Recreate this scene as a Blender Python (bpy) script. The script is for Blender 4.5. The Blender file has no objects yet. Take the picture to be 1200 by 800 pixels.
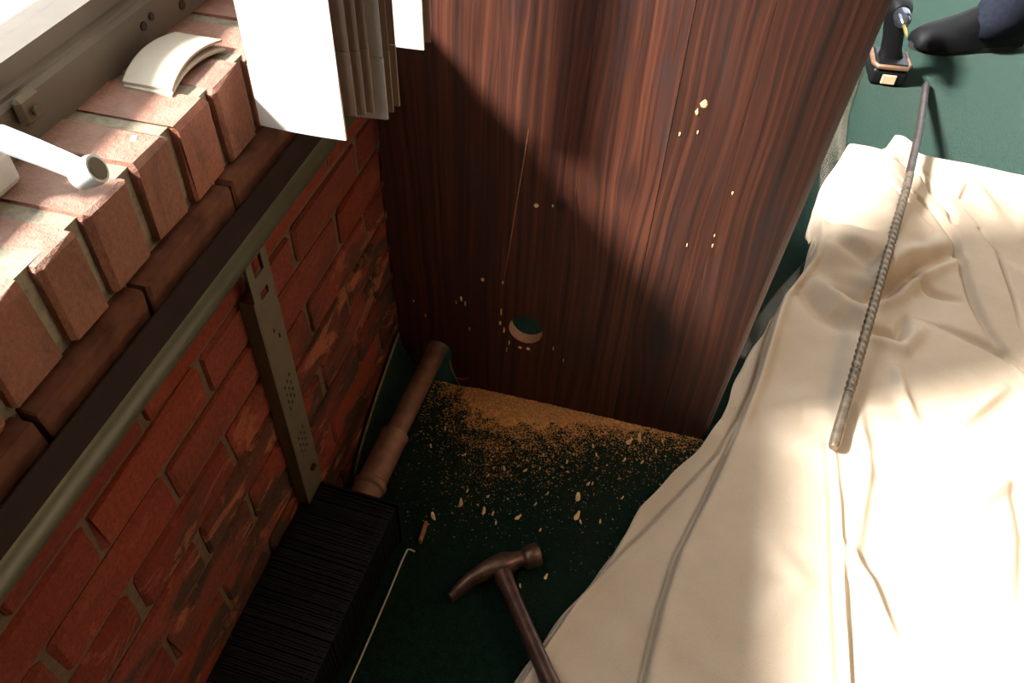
import bpy, bmesh, math, random
import numpy as np
from mathutils import Vector, Matrix, noise as mnoise

random.seed(7)
rng = np.random.default_rng(11)
S = bpy.context.scene
COL = S.collection

# ------------------------------------------------------------------ camera
cam_d = bpy.data.cameras.new('camera')
cam = bpy.data.objects.new('camera', cam_d)
COL.objects.link(cam)
cam_d.sensor_width = 36.0
cam_d.lens = 950.0 / 1200.0 * 36.0
cam_d.clip_start = 0.02
right = Vector((0.96758, 0.25040, 0.03297))
down = Vector((0.20486, -0.70178, -0.68230))
fwd = Vector((-0.14771, 0.66694, -0.73033))
M = Matrix.Identity(4)
for i in range(3):
    M[i][0] = right[i]; M[i][1] = -down[i]; M[i][2] = -fwd[i]
M[0][3], M[1][3], M[2][3] = 0.425, -0.939, 1.179
cam.matrix_world = M
S.camera = cam

# ------------------------------------------------------------------ world, sun, exposure
W = bpy.data.worlds.new('sky'); S.world = W; W.use_nodes = True
bg = W.node_tree.nodes['Background']
bg.inputs['Color'].default_value = (0.86, 0.94, 1.0, 1)
bg.inputs['Strength'].default_value = 4.0
sun_d = bpy.data.lights.new('sun', 'SUN')
sun_d.energy = 21.5
sun_d.angle = math.radians(7.5)
sun_d.color = (1.0, 0.97, 0.93)
sun = bpy.data.objects.new('sun', sun_d); COL.objects.link(sun)
sun_dir = Vector((1.0, 0.53, -0.965)).normalized()
sun.rotation_euler = sun_dir.to_track_quat('-Z', 'Y').to_euler()
sun.location = (-3, -1, 4)

S.view_settings.view_transform = 'Standard'
S.view_settings.look = 'None'
S.view_settings.exposure = 0.0
S.view_settings.gamma = 1.0
S.view_settings.use_curve_mapping = False
S.cycles.use_denoising = True
S.cycles.max_bounces = 10
S.cycles.diffuse_bounces = 6
S.cycles.sample_clamp_indirect = 6.0
S.cycles.caustics_reflective = False
S.cycles.caustics_refractive = False

# ------------------------------------------------------------------ helpers
def tag(o, label=None, cat=None, group=None, kind=None):
    if label: o['label'] = label
    if cat: o['category'] = cat
    if group: o['group'] = group
    if kind: o['kind'] = kind
    return o

def empty(name, loc=(0, 0, 0), rz=0.0):
    o = bpy.data.objects.new(name, None)
    o.empty_display_size = 0.05
    COL.objects.link(o)
    o.location = loc; o.rotation_euler = (0, 0, rz)
    return o

def link(name, me, mat=None, parent=None, smooth=False):
    if mat is not None and len(me.materials) == 0:
        me.materials.append(mat)
    if smooth:
        me.polygons.foreach_set('use_smooth', [True] * len(me.polygons))
    o = bpy.data.objects.new(name, me)
    COL.objects.link(o)
    if parent is not None:
        o.parent = parent
    return o

def bm_obj(name, bm, mat, parent=None, smooth=False, auto=None):
    bmesh.ops.recalc_face_normals(bm, faces=bm.faces)
    if auto is not None:
        for e in bm.edges:
            if len(e.link_faces) == 2:
                e.smooth = e.calc_face_angle(0) < auto
        smooth = True
    me = bpy.data.meshes.new(name)
    bm.to_mesh(me); bm.free()
    return link(name, me, mat, parent, smooth)

def add_box(bm, lo, hi, bevel=0.0, seg=1, mi=0):
    vs = [bm.verts.new((x, y, z)) for x in (lo[0], hi[0]) for y in (lo[1], hi[1]) for z in (lo[2], hi[2])]
    idx = [(0, 1, 3, 2), (4, 6, 7, 5), (0, 4, 5, 1), (2, 3, 7, 6), (0, 2, 6, 4), (1, 5, 7, 3)]
    fs = [bm.faces.new([vs[i] for i in f]) for f in idx]
    for f in fs: f.material_index = mi
    if bevel > 0:
        es = list({e for f in fs for e in f.edges})
        bmesh.ops.bevel(bm, geom=es, offset=bevel, segments=seg, profile=0.5, affect='EDGES')
    return vs

def box(name, lo, hi, mat, parent=None, bevel=0.0, seg=1):
    bm = bmesh.new(); add_box(bm, lo, hi, bevel, seg)
    return bm_obj(name, bm, mat, parent)

def frames(pts):
    pts = [Vector(p) for p in pts]
    out = []
    n = len(pts)
    up = None
    for i in range(n):
        t = (pts[min(i + 1, n - 1)] - pts[max(i - 1, 0)]).normalized()
        if up is None:
            a = Vector((0, 0, 1)) if abs(t.z) < 0.9 else Vector((1, 0, 0))
            up = (a - t * a.dot(t)).normalized()
        else:
            up = (up - t * up.dot(t)).normalized()
        out.append((pts[i], t, up, t.cross(up)))
    return out

def add_tube(bm, pts, rad, seg=12, cap=True, sx=1.0, sy=1.0, pw=1.0):
    """tube along pts; rad number or list; pw<1 makes a squarish section"""
    fr = frames(pts)
    rings = []
    for i, (p, t, u, v) in enumerate(fr):
        r = rad[i] if isinstance(rad, (list, tuple)) else rad
        ring = []
        for k in range(seg):
            a = 2 * math.pi * k / seg
            c, s = math.cos(a), math.sin(a)
            c = math.copysign(abs(c) ** pw, c); s = math.copysign(abs(s) ** pw, s)
            ring.append(bm.verts.new(p + u * (r * sy * s) + v * (r * sx * c)))
        rings.append(ring)
    for a, b in zip(rings[:-1], rings[1:]):
        for k in range(seg):
            bm.faces.new((a[k], a[(k + 1) % seg], b[(k + 1) % seg], b[k]))
    if cap:
        bm.faces.new(rings[0][::-1]); bm.faces.new(rings[-1])
    return rings

def tube(name, pts, rad, mat, parent=None, seg=12, **kw):
    bm = bmesh.new(); add_tube(bm, pts, rad, seg, **kw)
    return bm_obj(name, bm, mat, parent, auto=math.radians(40))

def loft(bm, rings, cap=True):
    rs = [[bm.verts.new(p) for p in r] for r in rings]
    n = len(rs[0])
    for a, b in zip(rs[:-1], rs[1:]):
        for k in range(n):
            bm.faces.new((a[k], a[(k + 1) % n], b[(k + 1) % n], b[k]))
    if cap:
        bm.faces.new(rs[0][::-1]); bm.faces.new(rs[-1])
    return rs

# ------------------------------------------------------------------ material helpers
class NT:
    def __init__(self, name):
        self.m = bpy.data.materials.new(name); self.m.use_nodes = True
        self.t = self.m.node_tree; self.n = self.t.nodes; self.l = self.t.links
        self.b = self.n['Principled BSDF']
    def node(self, typ, **props):
        x = self.n.new(typ)
        for k, v in props.items(): setattr(x, k, v)
        return x
    def set(self, sock, v):
        if isinstance(v, bpy.types.NodeSocket): self.l.new(v, sock)
        else: sock.default_value = v
    def math(self, op, a, b=0.0, c=None, clamp=False):
        x = self.node('ShaderNodeMath', operation=op, use_clamp=clamp)
        self.set(x.inputs[0], a); self.set(x.inputs[1], b)
        if c is not None: self.set(x.inputs[2], c)
        return x.outputs[0]
    def vmath(self, op, a, b=(0, 0, 0)):
        x = self.node('ShaderNodeVectorMath', operation=op)
        self.set(x.inputs[0], a); self.set(x.inputs[1], b)
        return x.outputs['Value'] if op in ('LENGTH', 'DISTANCE', 'DOT_PRODUCT') else x.outputs[0]
    def coord(self, which='Object'):
        return self.node('ShaderNodeTexCoord').outputs[which]
    def pos(self):
        return self.node('ShaderNodeNewGeometry').outputs['Position']
    def rand(self):
        return self.node('ShaderNodeObjectInfo').outputs['Random']
    def noise(self, vec, scale, detail=4.0, rough=0.55, dist=0.0, out='Fac'):
        x = self.node('ShaderNodeTexNoise')
        self.l.new(vec, x.inputs['Vector'])
        x.inputs['Scale'].default_value = scale; x.inputs['Detail'].default_value = detail
        x.inputs['Roughness'].default_value = rough; x.inputs['Distortion'].default_value = dist
        return x.outputs[out]
    def ramp(self, fac, stops, interp='LINEAR'):
        x = self.node('ShaderNodeValToRGB')
        self.set(x.inputs[0], fac)
        cr = x.color_ramp; cr.interpolation = interp
        while len(cr.elements) > 1: cr.elements.remove(cr.elements[-1])
        for i, (p, c) in enumerate(stops):
            e = cr.elements[0] if i == 0 else cr.elements.new(p)
            e.position = p
            if not isinstance(c, (tuple, list)): c = (c, c, c)
            e.color = tuple(c[:3]) + (1,)
        return x.outputs['Color']
    def mix(self, fac, a, b, blend='MIX'):
        x = self.node('ShaderNodeMix', data_type='RGBA', blend_type=blend)
        self.set(x.inputs[0], fac)
        for s, v in ((x.inputs[6], a), (x.inputs[7], b)):
            if isinstance(v, (tuple, list)): v = tuple(v[:3]) + (1,)
            self.set(s, v)
        return x.outputs[2]
    def range(self, v, a, b, c=0.0, d=1.0):
        x = self.node('ShaderNodeMapRange'); x.clamp = True
        self.set(x.inputs[0], v)
        for i, k in enumerate((a, b, c, d)): x.inputs[i + 1].default_value = k
        return x.outputs[0]
    def bump(self, h, strength=0.3, dist=0.002):
        x = self.node('ShaderNodeBump')
        x.inputs['Strength'].default_value = strength; x.inputs['Distance'].default_value = dist
        self.l.new(h, x.inputs['Height'])
        self.l.new(x.outputs[0], self.b.inputs['Normal'])
    def out(self, color=None, rough=0.6, metal=0.0, spec=0.5):
        if color is not None:
            if isinstance(color, (tuple, list)): color = tuple(color[:3]) + (1,)
            self.set(self.b.inputs['Base Color'], color)
        self.set(self.b.inputs['Roughness'], rough)
        self.b.inputs['Metallic'].default_value = metal
        self.b.inputs['Specular IOR Level'].default_value = spec
        return self.m

def simple(name, color, rough=0.6, metal=0.0, spec=0.5, var=0.25, scale=60.0, bump=0.0):
    t = NT(name)
    n = t.noise(t.coord(), scale, 5)
    f = t.range(n, 0.3, 0.7, 1 - var, 1 + var)
    c = t.mix(1.0, color, f, 'MULTIPLY')
    if bump: t.bump(n, bump, 0.001)
    return t.out(c, rough, metal, spec)

# brick
def mat_brick():
    t = NT('brick_red')
    r = t.rand(); p = t.pos()
    base = t.ramp(r, [(0.0, (0.140, 0.022, 0.011)), (0.3, (0.190, 0.030, 0.014)), (0.55, (0.215, 0.038, 0.017)),
                      (0.78, (0.185, 0.038, 0.020)), (1.0, (0.105, 0.024, 0.013))])
    sep = t.node('ShaderNodeSeparateXYZ'); t.l.new(p, sep.inputs[0])
    st = t.vmath('MULTIPLY', p, (6.0, 4.2, 11.0))
    dark = t.range(t.noise(st, 1.6, 4, 0.6, 0.4), 0.45, 0.56)
    # soot and old paint smears are thickest on the lower courses
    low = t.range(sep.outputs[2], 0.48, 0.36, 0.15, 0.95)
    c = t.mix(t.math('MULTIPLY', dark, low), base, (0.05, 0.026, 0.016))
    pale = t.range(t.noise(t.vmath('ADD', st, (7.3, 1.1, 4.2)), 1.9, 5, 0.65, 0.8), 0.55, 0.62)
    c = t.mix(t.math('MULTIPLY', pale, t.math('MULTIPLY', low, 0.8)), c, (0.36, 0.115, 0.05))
    fine = t.noise(t.vmath('MULTIPLY', p, (1, 1, 1)), 190, 4, 0.7)
    c = t.mix(1.0, c, t.range(fine, 0.25, 0.75, 0.62, 1.3), 'MULTIPLY')
    h = t.math('ADD', t.noise(p, 70, 5, 0.7), t.math('MULTIPLY', fine, 0.5))
    t.bump(h, 0.7, 0.003)
    return t.out(c, 0.9, spec=0.25)

def mat_sill_brick():
    t = NT('brick_sill')
    r = t.rand(); p = t.pos()
    base = t.ramp(r, [(0.0, (0.225, 0.080, 0.042)), (0.35, (0.27, 0.083, 0.043)), (0.6, (0.24, 0.090, 0.048)),
                      (0.8, (0.29, 0.103, 0.055)), (1.0, (0.205, 0.068, 0.036))])
    n = t.noise(t.vmath('MULTIPLY', p, (26, 30, 12)), 1.0, 5, 0.65, 0.6)
    c = t.mix(t.range(n, 0.5, 0.72), base, (0.14, 0.052, 0.028))
    fine = t.noise(p, 210, 4, 0.75)
    c = t.mix(1.0, c, t.range(fine, 0.25, 0.75, 0.65, 1.3), 'MULTIPLY')
    nz = t.node('ShaderNodeSeparateXYZ'); t.l.new(t.node('ShaderNodeNewGeometry').outputs['Normal'], nz.inputs[0])
    sun_lift = t.math('MULTIPLY', t.range(nz.outputs[2], 0.6, 0.95), t.range(t.noise(p, 38, 4, 0.6), 0.3, 0.7, 0.15, 0.45))
    c = t.mix(sun_lift, c, (0.45, 0.34, 0.27))      # upper faces painted paler to strengthen the sunlit strip
    t.bump(t.math('ADD', fine, t.noise(p, 60, 5, 0.7)), 0.7, 0.003)
    return t.out(c, 0.6, spec=0.5)

def mat_mortar(name, col):
    t = NT(name)
    p = t.pos()
    n = t.noise(p, 120, 5, 0.7)
    c = t.mix(1.0, col, t.range(n, 0.25, 0.75, 0.6, 1.35), 'MULTIPLY')
    t.bump(n, 0.6, 0.003)
    return t.out(c, 0.95, spec=0.2)

def mat_wood(knots):
    t = NT('stained_pine')
    p = t.pos(); r = t.rand()
    off = t.node('ShaderNodeCombineXYZ')
    t.l.new(t.math('MULTIPLY', r, 3.0), off.inputs[0]); t.l.new(t.math('MULTIPLY', r, 11.0), off.inputs[2])
    # push the grain around the knots
    kn = None; push = None
    for (kx, kz, rad, st) in knots:
        d = t.vmath('SUBTRACT', p, (kx, 0.0, kz))
        d = t.vmath('MULTIPLY', d, (1.0 / rad, 0.0, (0.7 if rad < 0.0115 else 0.42) / rad))
        L = t.vmath('LENGTH', d)
        k = t.range(L, 0.35, 1.15, st, 0.0)
        kn = k if kn is None else t.math('MAXIMUM', kn, k)
        sp = t.node('ShaderNodeSeparateXYZ'); t.l.new(d, sp.inputs[0])
        b = t.math('MULTIPLY', t.math('DIVIDE', sp.outputs[0], t.math('ADD', t.math('POWER', L, 2.2), 0.8)), rad * 0.45)
        push = b if push is None else t.math('ADD', push, b)
    cx = t.node('ShaderNodeCombineXYZ'); t.l.new(push, cx.inputs[0])
    q = t.vmath('ADD', t.vmath('SUBTRACT', p, cx.outputs[0]), off.outputs[0])
    wob = t.noise(t.vmath('MULTIPLY', q, (5.0, 1.0, 1.3)), 1.0, 2, 0.5, 0, 'Color')
    q2 = t.vmath('ADD', q, t.vmath('MULTIPLY', wob, (0.075, 0.0, 0.0)))
    rings = t.noise(t.vmath('MULTIPLY', q2, (100.0, 8.0, 1.1)), 1.0, 3, 0.55, 0.25)
    fine = t.noise(t.vmath('MULTIPLY', q2, (230.0, 40.0, 5.0)), 1.0, 3, 0.6)
    c = t.ramp(rings, [(0.30, (0.034, 0.0135, 0.0105)), (0.42, (0.053, 0.0175, 0.0105)), (0.52, (0.076, 0.0225, 0.012)),
                       (0.60, (0.112, 0.034, 0.0165)), (0.70, (0.070, 0.021, 0.012))])
    c = t.mix(1.0, c, t.range(fine, 0.3, 0.7, 0.68, 1.32), 'MULTIPLY')
    grey = t.range(t.noise(t.vmath('MULTIPLY', q, (14.0, 4.0, 4.0)), 1.0, 4, 0.6, 0.5), 0.52, 0.72, 0.0, 0.65)
    c = t.mix(grey, c, (0.038, 0.028, 0.030))
    c = t.mix(1.0, c, t.range(r, 0.0, 1.0, 0.72, 1.05), 'MULTIPLY')
    c = t.mix(t.math('MULTIPLY', kn, 0.75), c, (0.016, 0.010, 0.011))
    # pale drilling dust clinging around the hole
    dst = t.noise(t.vmath('MULTIPLY', p, (300.0, 300.0, 90.0)), 1.0, 2, 0.6)
    hd = t.vmath('LENGTH', t.vmath('MULTIPLY', t.vmath('SUBTRACT', p, (0.22, 0.0, 0.16)), (1.0, 0.0, 0.8)))
    dm = t.math('MULTIPLY', t.range(dst, 0.70, 0.78), t.range(hd, 0.02, 0.16, 1.0, 0.0))
    c = t.mix(dm, c, (0.33, 0.18, 0.09))
    t.bump(t.math('ADD', rings, t.math('MULTIPLY', fine, 0.4)), 0.16, 0.002)
    ro = t.range(fine, 0.3, 0.7, 0.46, 0.62)
    return t.out(c, ro, spec=0.42)

def mat_carpet():
    t = NT('green_carpet')
    p = t.pos()
    f1 = t.noise(t.vmath('MULTIPLY', p, (1.0, 0.7, 1.0)), 300, 5, 0.85)
    f2 = t.noise(p, 70, 5, 0.7)
    f3 = t.noise(p, 3.2, 3, 0.55)
    c = t.ramp(f1, [(0.30, (0.0012, 0.0055, 0.0032)), (0.5, (0.0056, 0.0170, 0.0110)), (0.70, (0.018, 0.039, 0.027))])
    c = t.mix(1.0, c, t.range(f2, 0.3, 0.7, 0.62, 1.38), 'MULTIPLY')
    c = t.mix(t.range(f3, 0.5, 0.75, 0.0, 0.45), c, (0.020, 0.021, 0.012))
    t.bump(f1, 0.8, 0.003)
    m = t.out(c, 0.95, spec=0.03)
    t.b.inputs['Sheen Weight'].default_value = 0.22
    t.b.inputs['Sheen Tint'].default_value = (0.55, 0.85, 0.74, 1)
    t.b.inputs['Sheen Roughness'].default_value = 0.35
    return m

def mat_cloth():
    t = NT('cream_canvas')
    p = t.pos()
    weave = t.noise(t.vmath('MULTIPLY', p, (900.0, 380.0, 500.0)), 1.0, 2, 0.6)
    blot = t.noise(p, 7.0, 4, 0.6)
    c = t.ramp(blot, [(0.3, (0.55, 0.435, 0.32)), (0.7, (0.635, 0.52, 0.40))])
    c = t.mix(1.0, c, t.range(weave, 0.3, 0.7, 0.93, 1.05), 'MULTIPLY')
    sp = t.range(t.noise(p, 26.0, 3, 0.6, 0.6), 0.70, 0.76)
    hd = t.vmath('LENGTH', t.vmath('SUBTRACT', p, (0.63, -0.07, 0.03)))
    c = t.mix(t.math('MULTIPLY', sp, t.range(hd, 0.05, 0.24, 0.85, 0.0)), c, (0.56, 0.30, 0.075))
    sl = t.vmath('MULTIPLY', t.vmath('SUBTRACT', p, (1.10, 0.855, 0.0)), (1, 1, 0))
    along = t.math('ABSOLUTE', t.vmath('DOT_PRODUCT', sl, (0.325, 0.946, 0.0)))
    across = t.math('ABSOLUTE', t.vmath('DOT_PRODUCT', sl, (0.946, -0.325, 0.0)))
    mk = t.math('MULTIPLY', t.range(along, 0.036, 0.048, 1.0, 0.0), t.range(across, 0.002, 0.0045, 1.0, 0.0))
    c = t.mix(t.math('MULTIPLY', mk, 0.8), c, (0.25, 0.08, 0.03))
    t.bump(t.math('ADD', weave, t.noise(p, 60, 4, 0.6)), 0.12, 0.002)
    return t.out(c, 0.92, spec=0.15)

KNOTS = [(0.280, 0.460, 0.010, 1.0), (0.030, 0.235, 0.010, 0.9), (0.455, 0.235, 0.022, 0.5), (0.205, 0.745, 0.016, 0.45),
         (0.372, 0.52, 0.017, 0.55), (0.318, 0.50, 0.013, 0.4), (0.29, 0.735, 0.012, 0.35),
         (0.50, 0.93, 0.02, 0.4), (0.12, 1.05, 0.02, 0.4)]
MT = {}
MT['brick'] = mat_brick()
MT['sill_brick'] = mat_sill_brick()
MT['ledge'] = simple('brown_brick', (0.105, 0.040, 0.022), 0.9, spec=0.2, var=0.45, scale=34, bump=0.5)
MT['mortar'] = mat_mortar('grey_mortar', (0.125, 0.082, 0.050))
MT['sill_mortar'] = mat_mortar('sill_mortar', (0.27, 0.235, 0.17))
MT['wood'] = mat_wood(KNOTS)
MT['raw_wood'] = simple('raw_pine', (0.24, 0.10, 0.042), 0.85, spec=0.2, scale=150, bump=0.3)
MT['pale_wood'] = simple('pale_chip', (0.74, 0.47, 0.22), 0.85, spec=0.2, scale=200)
MT['scratch'] = simple('scratched_wood', (0.34, 0.15, 0.07), 0.8, spec=0.2, scale=200)
MT['dust'] = simple('sawdust', (0.66, 0.34, 0.125), 0.95, spec=0.1, var=0.45, scale=260, bump=0.5)
MT['carpet'] = mat_carpet()
MT['carpet_back'] = simple('carpet_backing', (0.20, 0.15, 0.085), 0.95, scale=120)
MT['cloth'] = mat_cloth()
MT['plaster'] = simple('plaster', (0.34, 0.27, 0.19), 0.9, spec=0.2, var=0.06, scale=12)
MT['back_wall'] = simple('dark_panelling', (0.07, 0.035, 0.022), 0.6, var=0.2, scale=9)
MT['ceiling'] = simple('ceiling_paint', (0.60, 0.52, 0.42), 0.9, spec=0.2, var=0.04, scale=20)
MT['frame'] = simple('taupe_frame_paint', (0.115, 0.092, 0.068), 0.5, var=0.07, scale=40)
MT['white_paint'] = simple('white_paint', (0.80, 0.81, 0.80), 0.45, var=0.03)
MT['vane'] = simple('cream_vinyl', (0.80, 0.74, 0.66), 0.5, var=0.03)
MT['vane_shade'] = simple('shaded_vinyl', (0.27, 0.18, 0.13), 0.55, var=0.05)  # darker copy of the vane vinyl, shade of the bunched vanes painted in
MT['vane_grey_shade'] = simple('shaded_grey_vinyl', (0.46, 0.41, 0.36), 0.55, var=0.04)  # vane vinyl greyed to paint in the shade on the slanted vane
MT['offcut'] = simple('cream_offcut', (0.52, 0.45, 0.34), 0.55, var=0.05)
MT['silver'] = simple('white_metal', (0.72, 0.76, 0.75), 0.32, metal=0.25, var=0.04)
MT['rail'] = simple('olive_metal', (0.080, 0.076, 0.044), 0.42, metal=0.35, var=0.14, scale=25)
MT['rail_dark'] = simple('dark_brown_metal', (0.022, 0.011, 0.008), 0.7, spec=0.15, var=0.2, scale=30)
MT['bracket'] = simple('khaki_metal', (0.115, 0.088, 0.052), 0.5, metal=0.25, var=0.14, scale=35)
MT['fin'] = simple('black_fin', (0.0036, 0.0034, 0.0034), 0.5, spec=0.2, var=0.3, scale=80)
MT['copper'] = simple('dull_copper', (0.20, 0.095, 0.058), 0.55, metal=0.35, var=0.28, scale=45, bump=0.1)
MT['iron'] = simple('rusty_iron', (0.15, 0.085, 0.060), 0.36, metal=0.6, var=0.45, scale=60, bump=0.35)
MT['handle'] = simple('worn_handle', (0.095, 0.044, 0.031), 0.38, metal=0.3, var=0.5, scale=55, bump=0.3)
MT['bit'] = simple('steel_bit', (0.21, 0.165, 0.115), 0.42, metal=0.7, var=0.35, scale=70, bump=0.2)
MT['shank'] = simple('dark_shank', (0.075, 0.055, 0.05), 0.45, metal=0.6, var=0.4, scale=30)
MT['wire'] = simple('cream_wire', (0.52, 0.46, 0.34), 0.6, var=0.1)
MT['black'] = simple('black_plastic', (0.0045, 0.0045, 0.0055), 0.42, spec=0.3, var=0.2)
MT['bronze'] = simple('bronze_trim', (0.17, 0.095, 0.055), 0.45, metal=0.3, var=0.15)
MT['beige'] = simple('beige_latch', (0.50, 0.36, 0.21), 0.6, var=0.06)
MT['chrome'] = simple('dark_chrome', (0.16, 0.17, 0.21), 0.16, metal=0.9, var=0.1)
MT['brass'] = simple('brass_bit', (0.55, 0.42, 0.12), 0.3, metal=0.8, var=0.15)
MT['trouser'] = simple('navy_trouser', (0.010, 0.012, 0.020), 0.9, spec=0.15, var=0.25, scale=90, bump=0.25)
MT['shoe'] = simple('black_shoe', (0.0040, 0.0040, 0.0050), 0.6, spec=0.18, var=0.25, scale=60, bump=0.1)
MT['sole'] = simple('black_sole', (0.007, 0.007, 0.007), 0.8, var=0.2)
MT['concrete'] = simple('pale_paving', (0.70, 0.69, 0.66), 0.9, spec=0.2, var=0.06, scale=8)
MT['dark_stain'] = simple('dark_mark', (0.035, 0.027, 0.02), 0.8, var=0.3)

def mat_glass():
    t = NT('window_glass')
    tr = t.node('ShaderNodeBsdfTransparent'); tr.inputs[0].default_value = (0.985, 0.99, 0.99, 1)
    gl = t.node('ShaderNodeBsdfGlossy'); gl.inputs['Roughness'].default_value = 0.02
    mx = t.node('ShaderNodeMixShader'); mx.inputs[0].default_value = 0.035
    t.l.new(tr.outputs[0], mx.inputs[1]); t.l.new(gl.outputs[0], mx.inputs[2])
    t.l.new(mx.outputs[0], t.n['Material Output'].inputs['Surface'])
    return t.m
MT['glass'] = mat_glass()

def mat_plastic_sheet():
    t = NT('hazy_polythene')
    tr = t.node('ShaderNodeBsdfTransparent'); tr.inputs[0].default_value = (0.92, 0.93, 0.90, 1)
    t.out((0.26, 0.21, 0.16), 0.35, spec=0.4)
    n = t.noise(t.vmath('MULTIPLY', t.pos(), (42, 3.5, 10)), 1.0, 3, 0.5)
    mx = t.node('ShaderNodeMixShader')
    t.l.new(t.range(n, 0.35, 0.65, 0.06, 0.32), mx.inputs[0])
    t.l.new(tr.outputs[0], mx.inputs[1]); t.l.new(t.b.outputs[0], mx.inputs[2])
    t.l.new(mx.outputs[0], t.n['Material Output'].inputs['Surface'])
    return t.m
MT['polythene'] = mat_plastic_sheet()

# ------------------------------------------------------------------ the room
XR, YB, YF, ZC = 3.6, -2.6, 2.75, 2.45
VY0, VY1 = 0.09, 2.45                               # second opening, beyond the panel
WY0, WY1, WZ0, WZ1 = -1.75, -0.03, 0.775, 2.10       # window opening in the brick wall

bm = bmesh.new(); add_box(bm, (-0.13, YB, -0.05), (XR, YF, 0.0))
floor = bm_obj('floor', bm, MT['carpet']); tag(floor, 'dark green carpet covering the whole floor', 'carpet', kind='structure')
bm = bmesh.new(); add_box(bm, (-0.25, YB - 0.1, ZC), (XR + 0.1, YF + 0.1, ZC + 0.08))
tag(bm_obj('ceiling', bm, MT['ceiling']), 'off-white ceiling above the room', 'ceiling', kind='structure')
bm = bmesh.new(); add_box(bm, (XR, YB - 0.1, -0.05), (XR + 0.1, YF + 0.1, ZC))
tag(bm_obj('wall_right', bm, MT['plaster']), 'tan plaster wall opposite the brick wall', 'wall', kind='structure')
bm = bmesh.new(); add_box(bm, (-0.25, YB - 0.1, -0.05), (XR, YB, ZC))
tag(bm_obj('wall_back', bm, MT['back_wall']), 'dark wood-panelled wall behind the camera', 'wall', kind='structure')
# far wall with a wide window
FX0, FX1, FZ0, FZ1 = 0.75, 3.3, 0.12, 2.2
bm = bmesh.new()
add_box(bm, (-0.25, YF, -0.05), (FX0, YF + 0.1, ZC)); add_box(bm, (FX1, YF, -0.05), (XR, YF + 0.1, ZC))
add_box(bm, (FX0, YF, -0.05), (FX1, YF + 0.1, FZ0)); add_box(bm, (FX0, YF, FZ1), (FX1, YF + 0.1, ZC))
tag(bm_obj('wall_far', bm, MT['plaster']), 'tan plaster wall at the far end with a wide window', 'wall', kind='structure')
bm = bmesh.new()
for lo, hi in (((FX0, YF + 0.02, FZ0), (FX1, YF + 0.08, FZ0 + 0.05)), ((FX0, YF + 0.02, FZ1 - 0.05), (FX1, YF + 0.08, FZ1)),
               ((FX0, YF + 0.02, FZ0 + 0.05), (FX0 + 0.05, YF + 0.08, FZ1 - 0.05)), ((FX1 - 0.05, YF + 0.02, FZ0 + 0.05), (FX1, YF + 0.08, FZ1 - 0.05)),
               ((2.02, YF + 0.02, FZ0 + 0.05), (2.08, YF + 0.08, FZ1 - 0.05))):
    add_box(bm, lo, hi, 0.004)
w2 = bm_obj('window_2', bm, MT['white_paint']); tag(w2, 'wide white framed window in the far wall', 'window', kind='structure')
for a, b in ((FX0 + 0.05, 2.02), (2.08, FX1 - 0.05)):
    box('glass_pane', (a, YF + 0.046, FZ0 + 0.05), (b, YF + 0.050, FZ1 - 0.05), MT['glass'], w2)

# brick wall: mortar body with an opening, bricks as separate pieces
bm = bmesh.new()
MX = -0.0045
add_box(bm, (-0.22, YB, -0.05), (MX, YF, 0.640))
add_box(bm, (-0.22, YB, 0.640), (MX, WY0, ZC)); add_box(bm, (-0.22, WY1, 0.640), (MX, VY0, ZC))
add_box(bm, (-0.22, VY0, 0.640), (MX, VY1, 0.7768)); add_box(bm, (-0.22, VY1, 0.640), (MX, YF, ZC))
add_box(bm, (-0.22, WY0, WZ1), (MX, WY1, ZC)); add_box(bm, (-0.22, VY0, WZ1), (MX, VY1, ZC))
wall = bm_obj('wall_left', bm, MT['mortar'])
tag(wall, 'red brick wall under the window', 'wall', kind='structure')

def brick_mesh(size, bevel=0.004, jit=0.0016, seed=0):
    bm = bmesh.new()
    sx, sy, sz = size
    add_box(bm, (-sx / 2, -sy / 2, -sz / 2), (sx / 2, sy / 2, sz / 2), bevel, 1)
    rr = random.Random(seed)
    for v in bm.verts:
        v.co += Vector((rr.uniform(-jit, jit) * 0.5, rr.uniform(-jit, jit) * 1.6, rr.uniform(-jit, jit) * 1.4))
    bmesh.ops.recalc_face_normals(bm, faces=bm.faces)
    me = bpy.data.meshes.new('brick'); bm.to_mesh(me); bm.free()
    me.materials.append(MT['brick'])
    return me

def lay(y0, y1, z0, z1, front, depth=0.045, mat=None, parent=wall, name='brick', bevel=0.004, jit=0.0016, tilt=0.4):
    me = brick_mesh((depth, y1 - y0, z1 - z0), bevel, jit, random.randint(0, 10 ** 6))
    if mat: me.materials[0] = mat
    o = link(name, me, None, parent)
    o.location = (front - depth / 2, (y0 + y1) / 2, (z0 + z1) / 2)
    o.rotation_euler = (math.radians(random.uniform(-tilt, tilt)) * 0.5, 0, math.radians(random.uniform(-tilt, tilt)))
    return o

even = [-1.06, -0.868, -0.676, -0.484, -0.268, -0.062, -0.004]
odd = [-1.16, -0.966, -0.770, -0.577, -0.372, -0.150, -0.004]
beds = [0.620, 0.556, 0.494, 0.430, 0.367, 0.304, 0.241, 0.178, 0.115, 0.052, -0.01]
GAP = 0.0032
for i in range(len(beds) - 1):
    js = odd if i % 2 == 0 else even
    top, bot = beds[i] - GAP, beds[i + 1] + GAP
    for a, b in zip(js[:-1], js[1:]):
        if b - a < 0.03: continue
        da, db = random.uniform(-.004, .004), random.uniform(-.004, .004)
        if b == -0.004: b, db = 0.05, 0
        lay(a + GAP * 1.5 + (da if a > -1 else 0), b - GAP * 1.5 + db * 0.3, max(bot, 0.002), top, random.uniform(-0.001, 0.0018))
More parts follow.
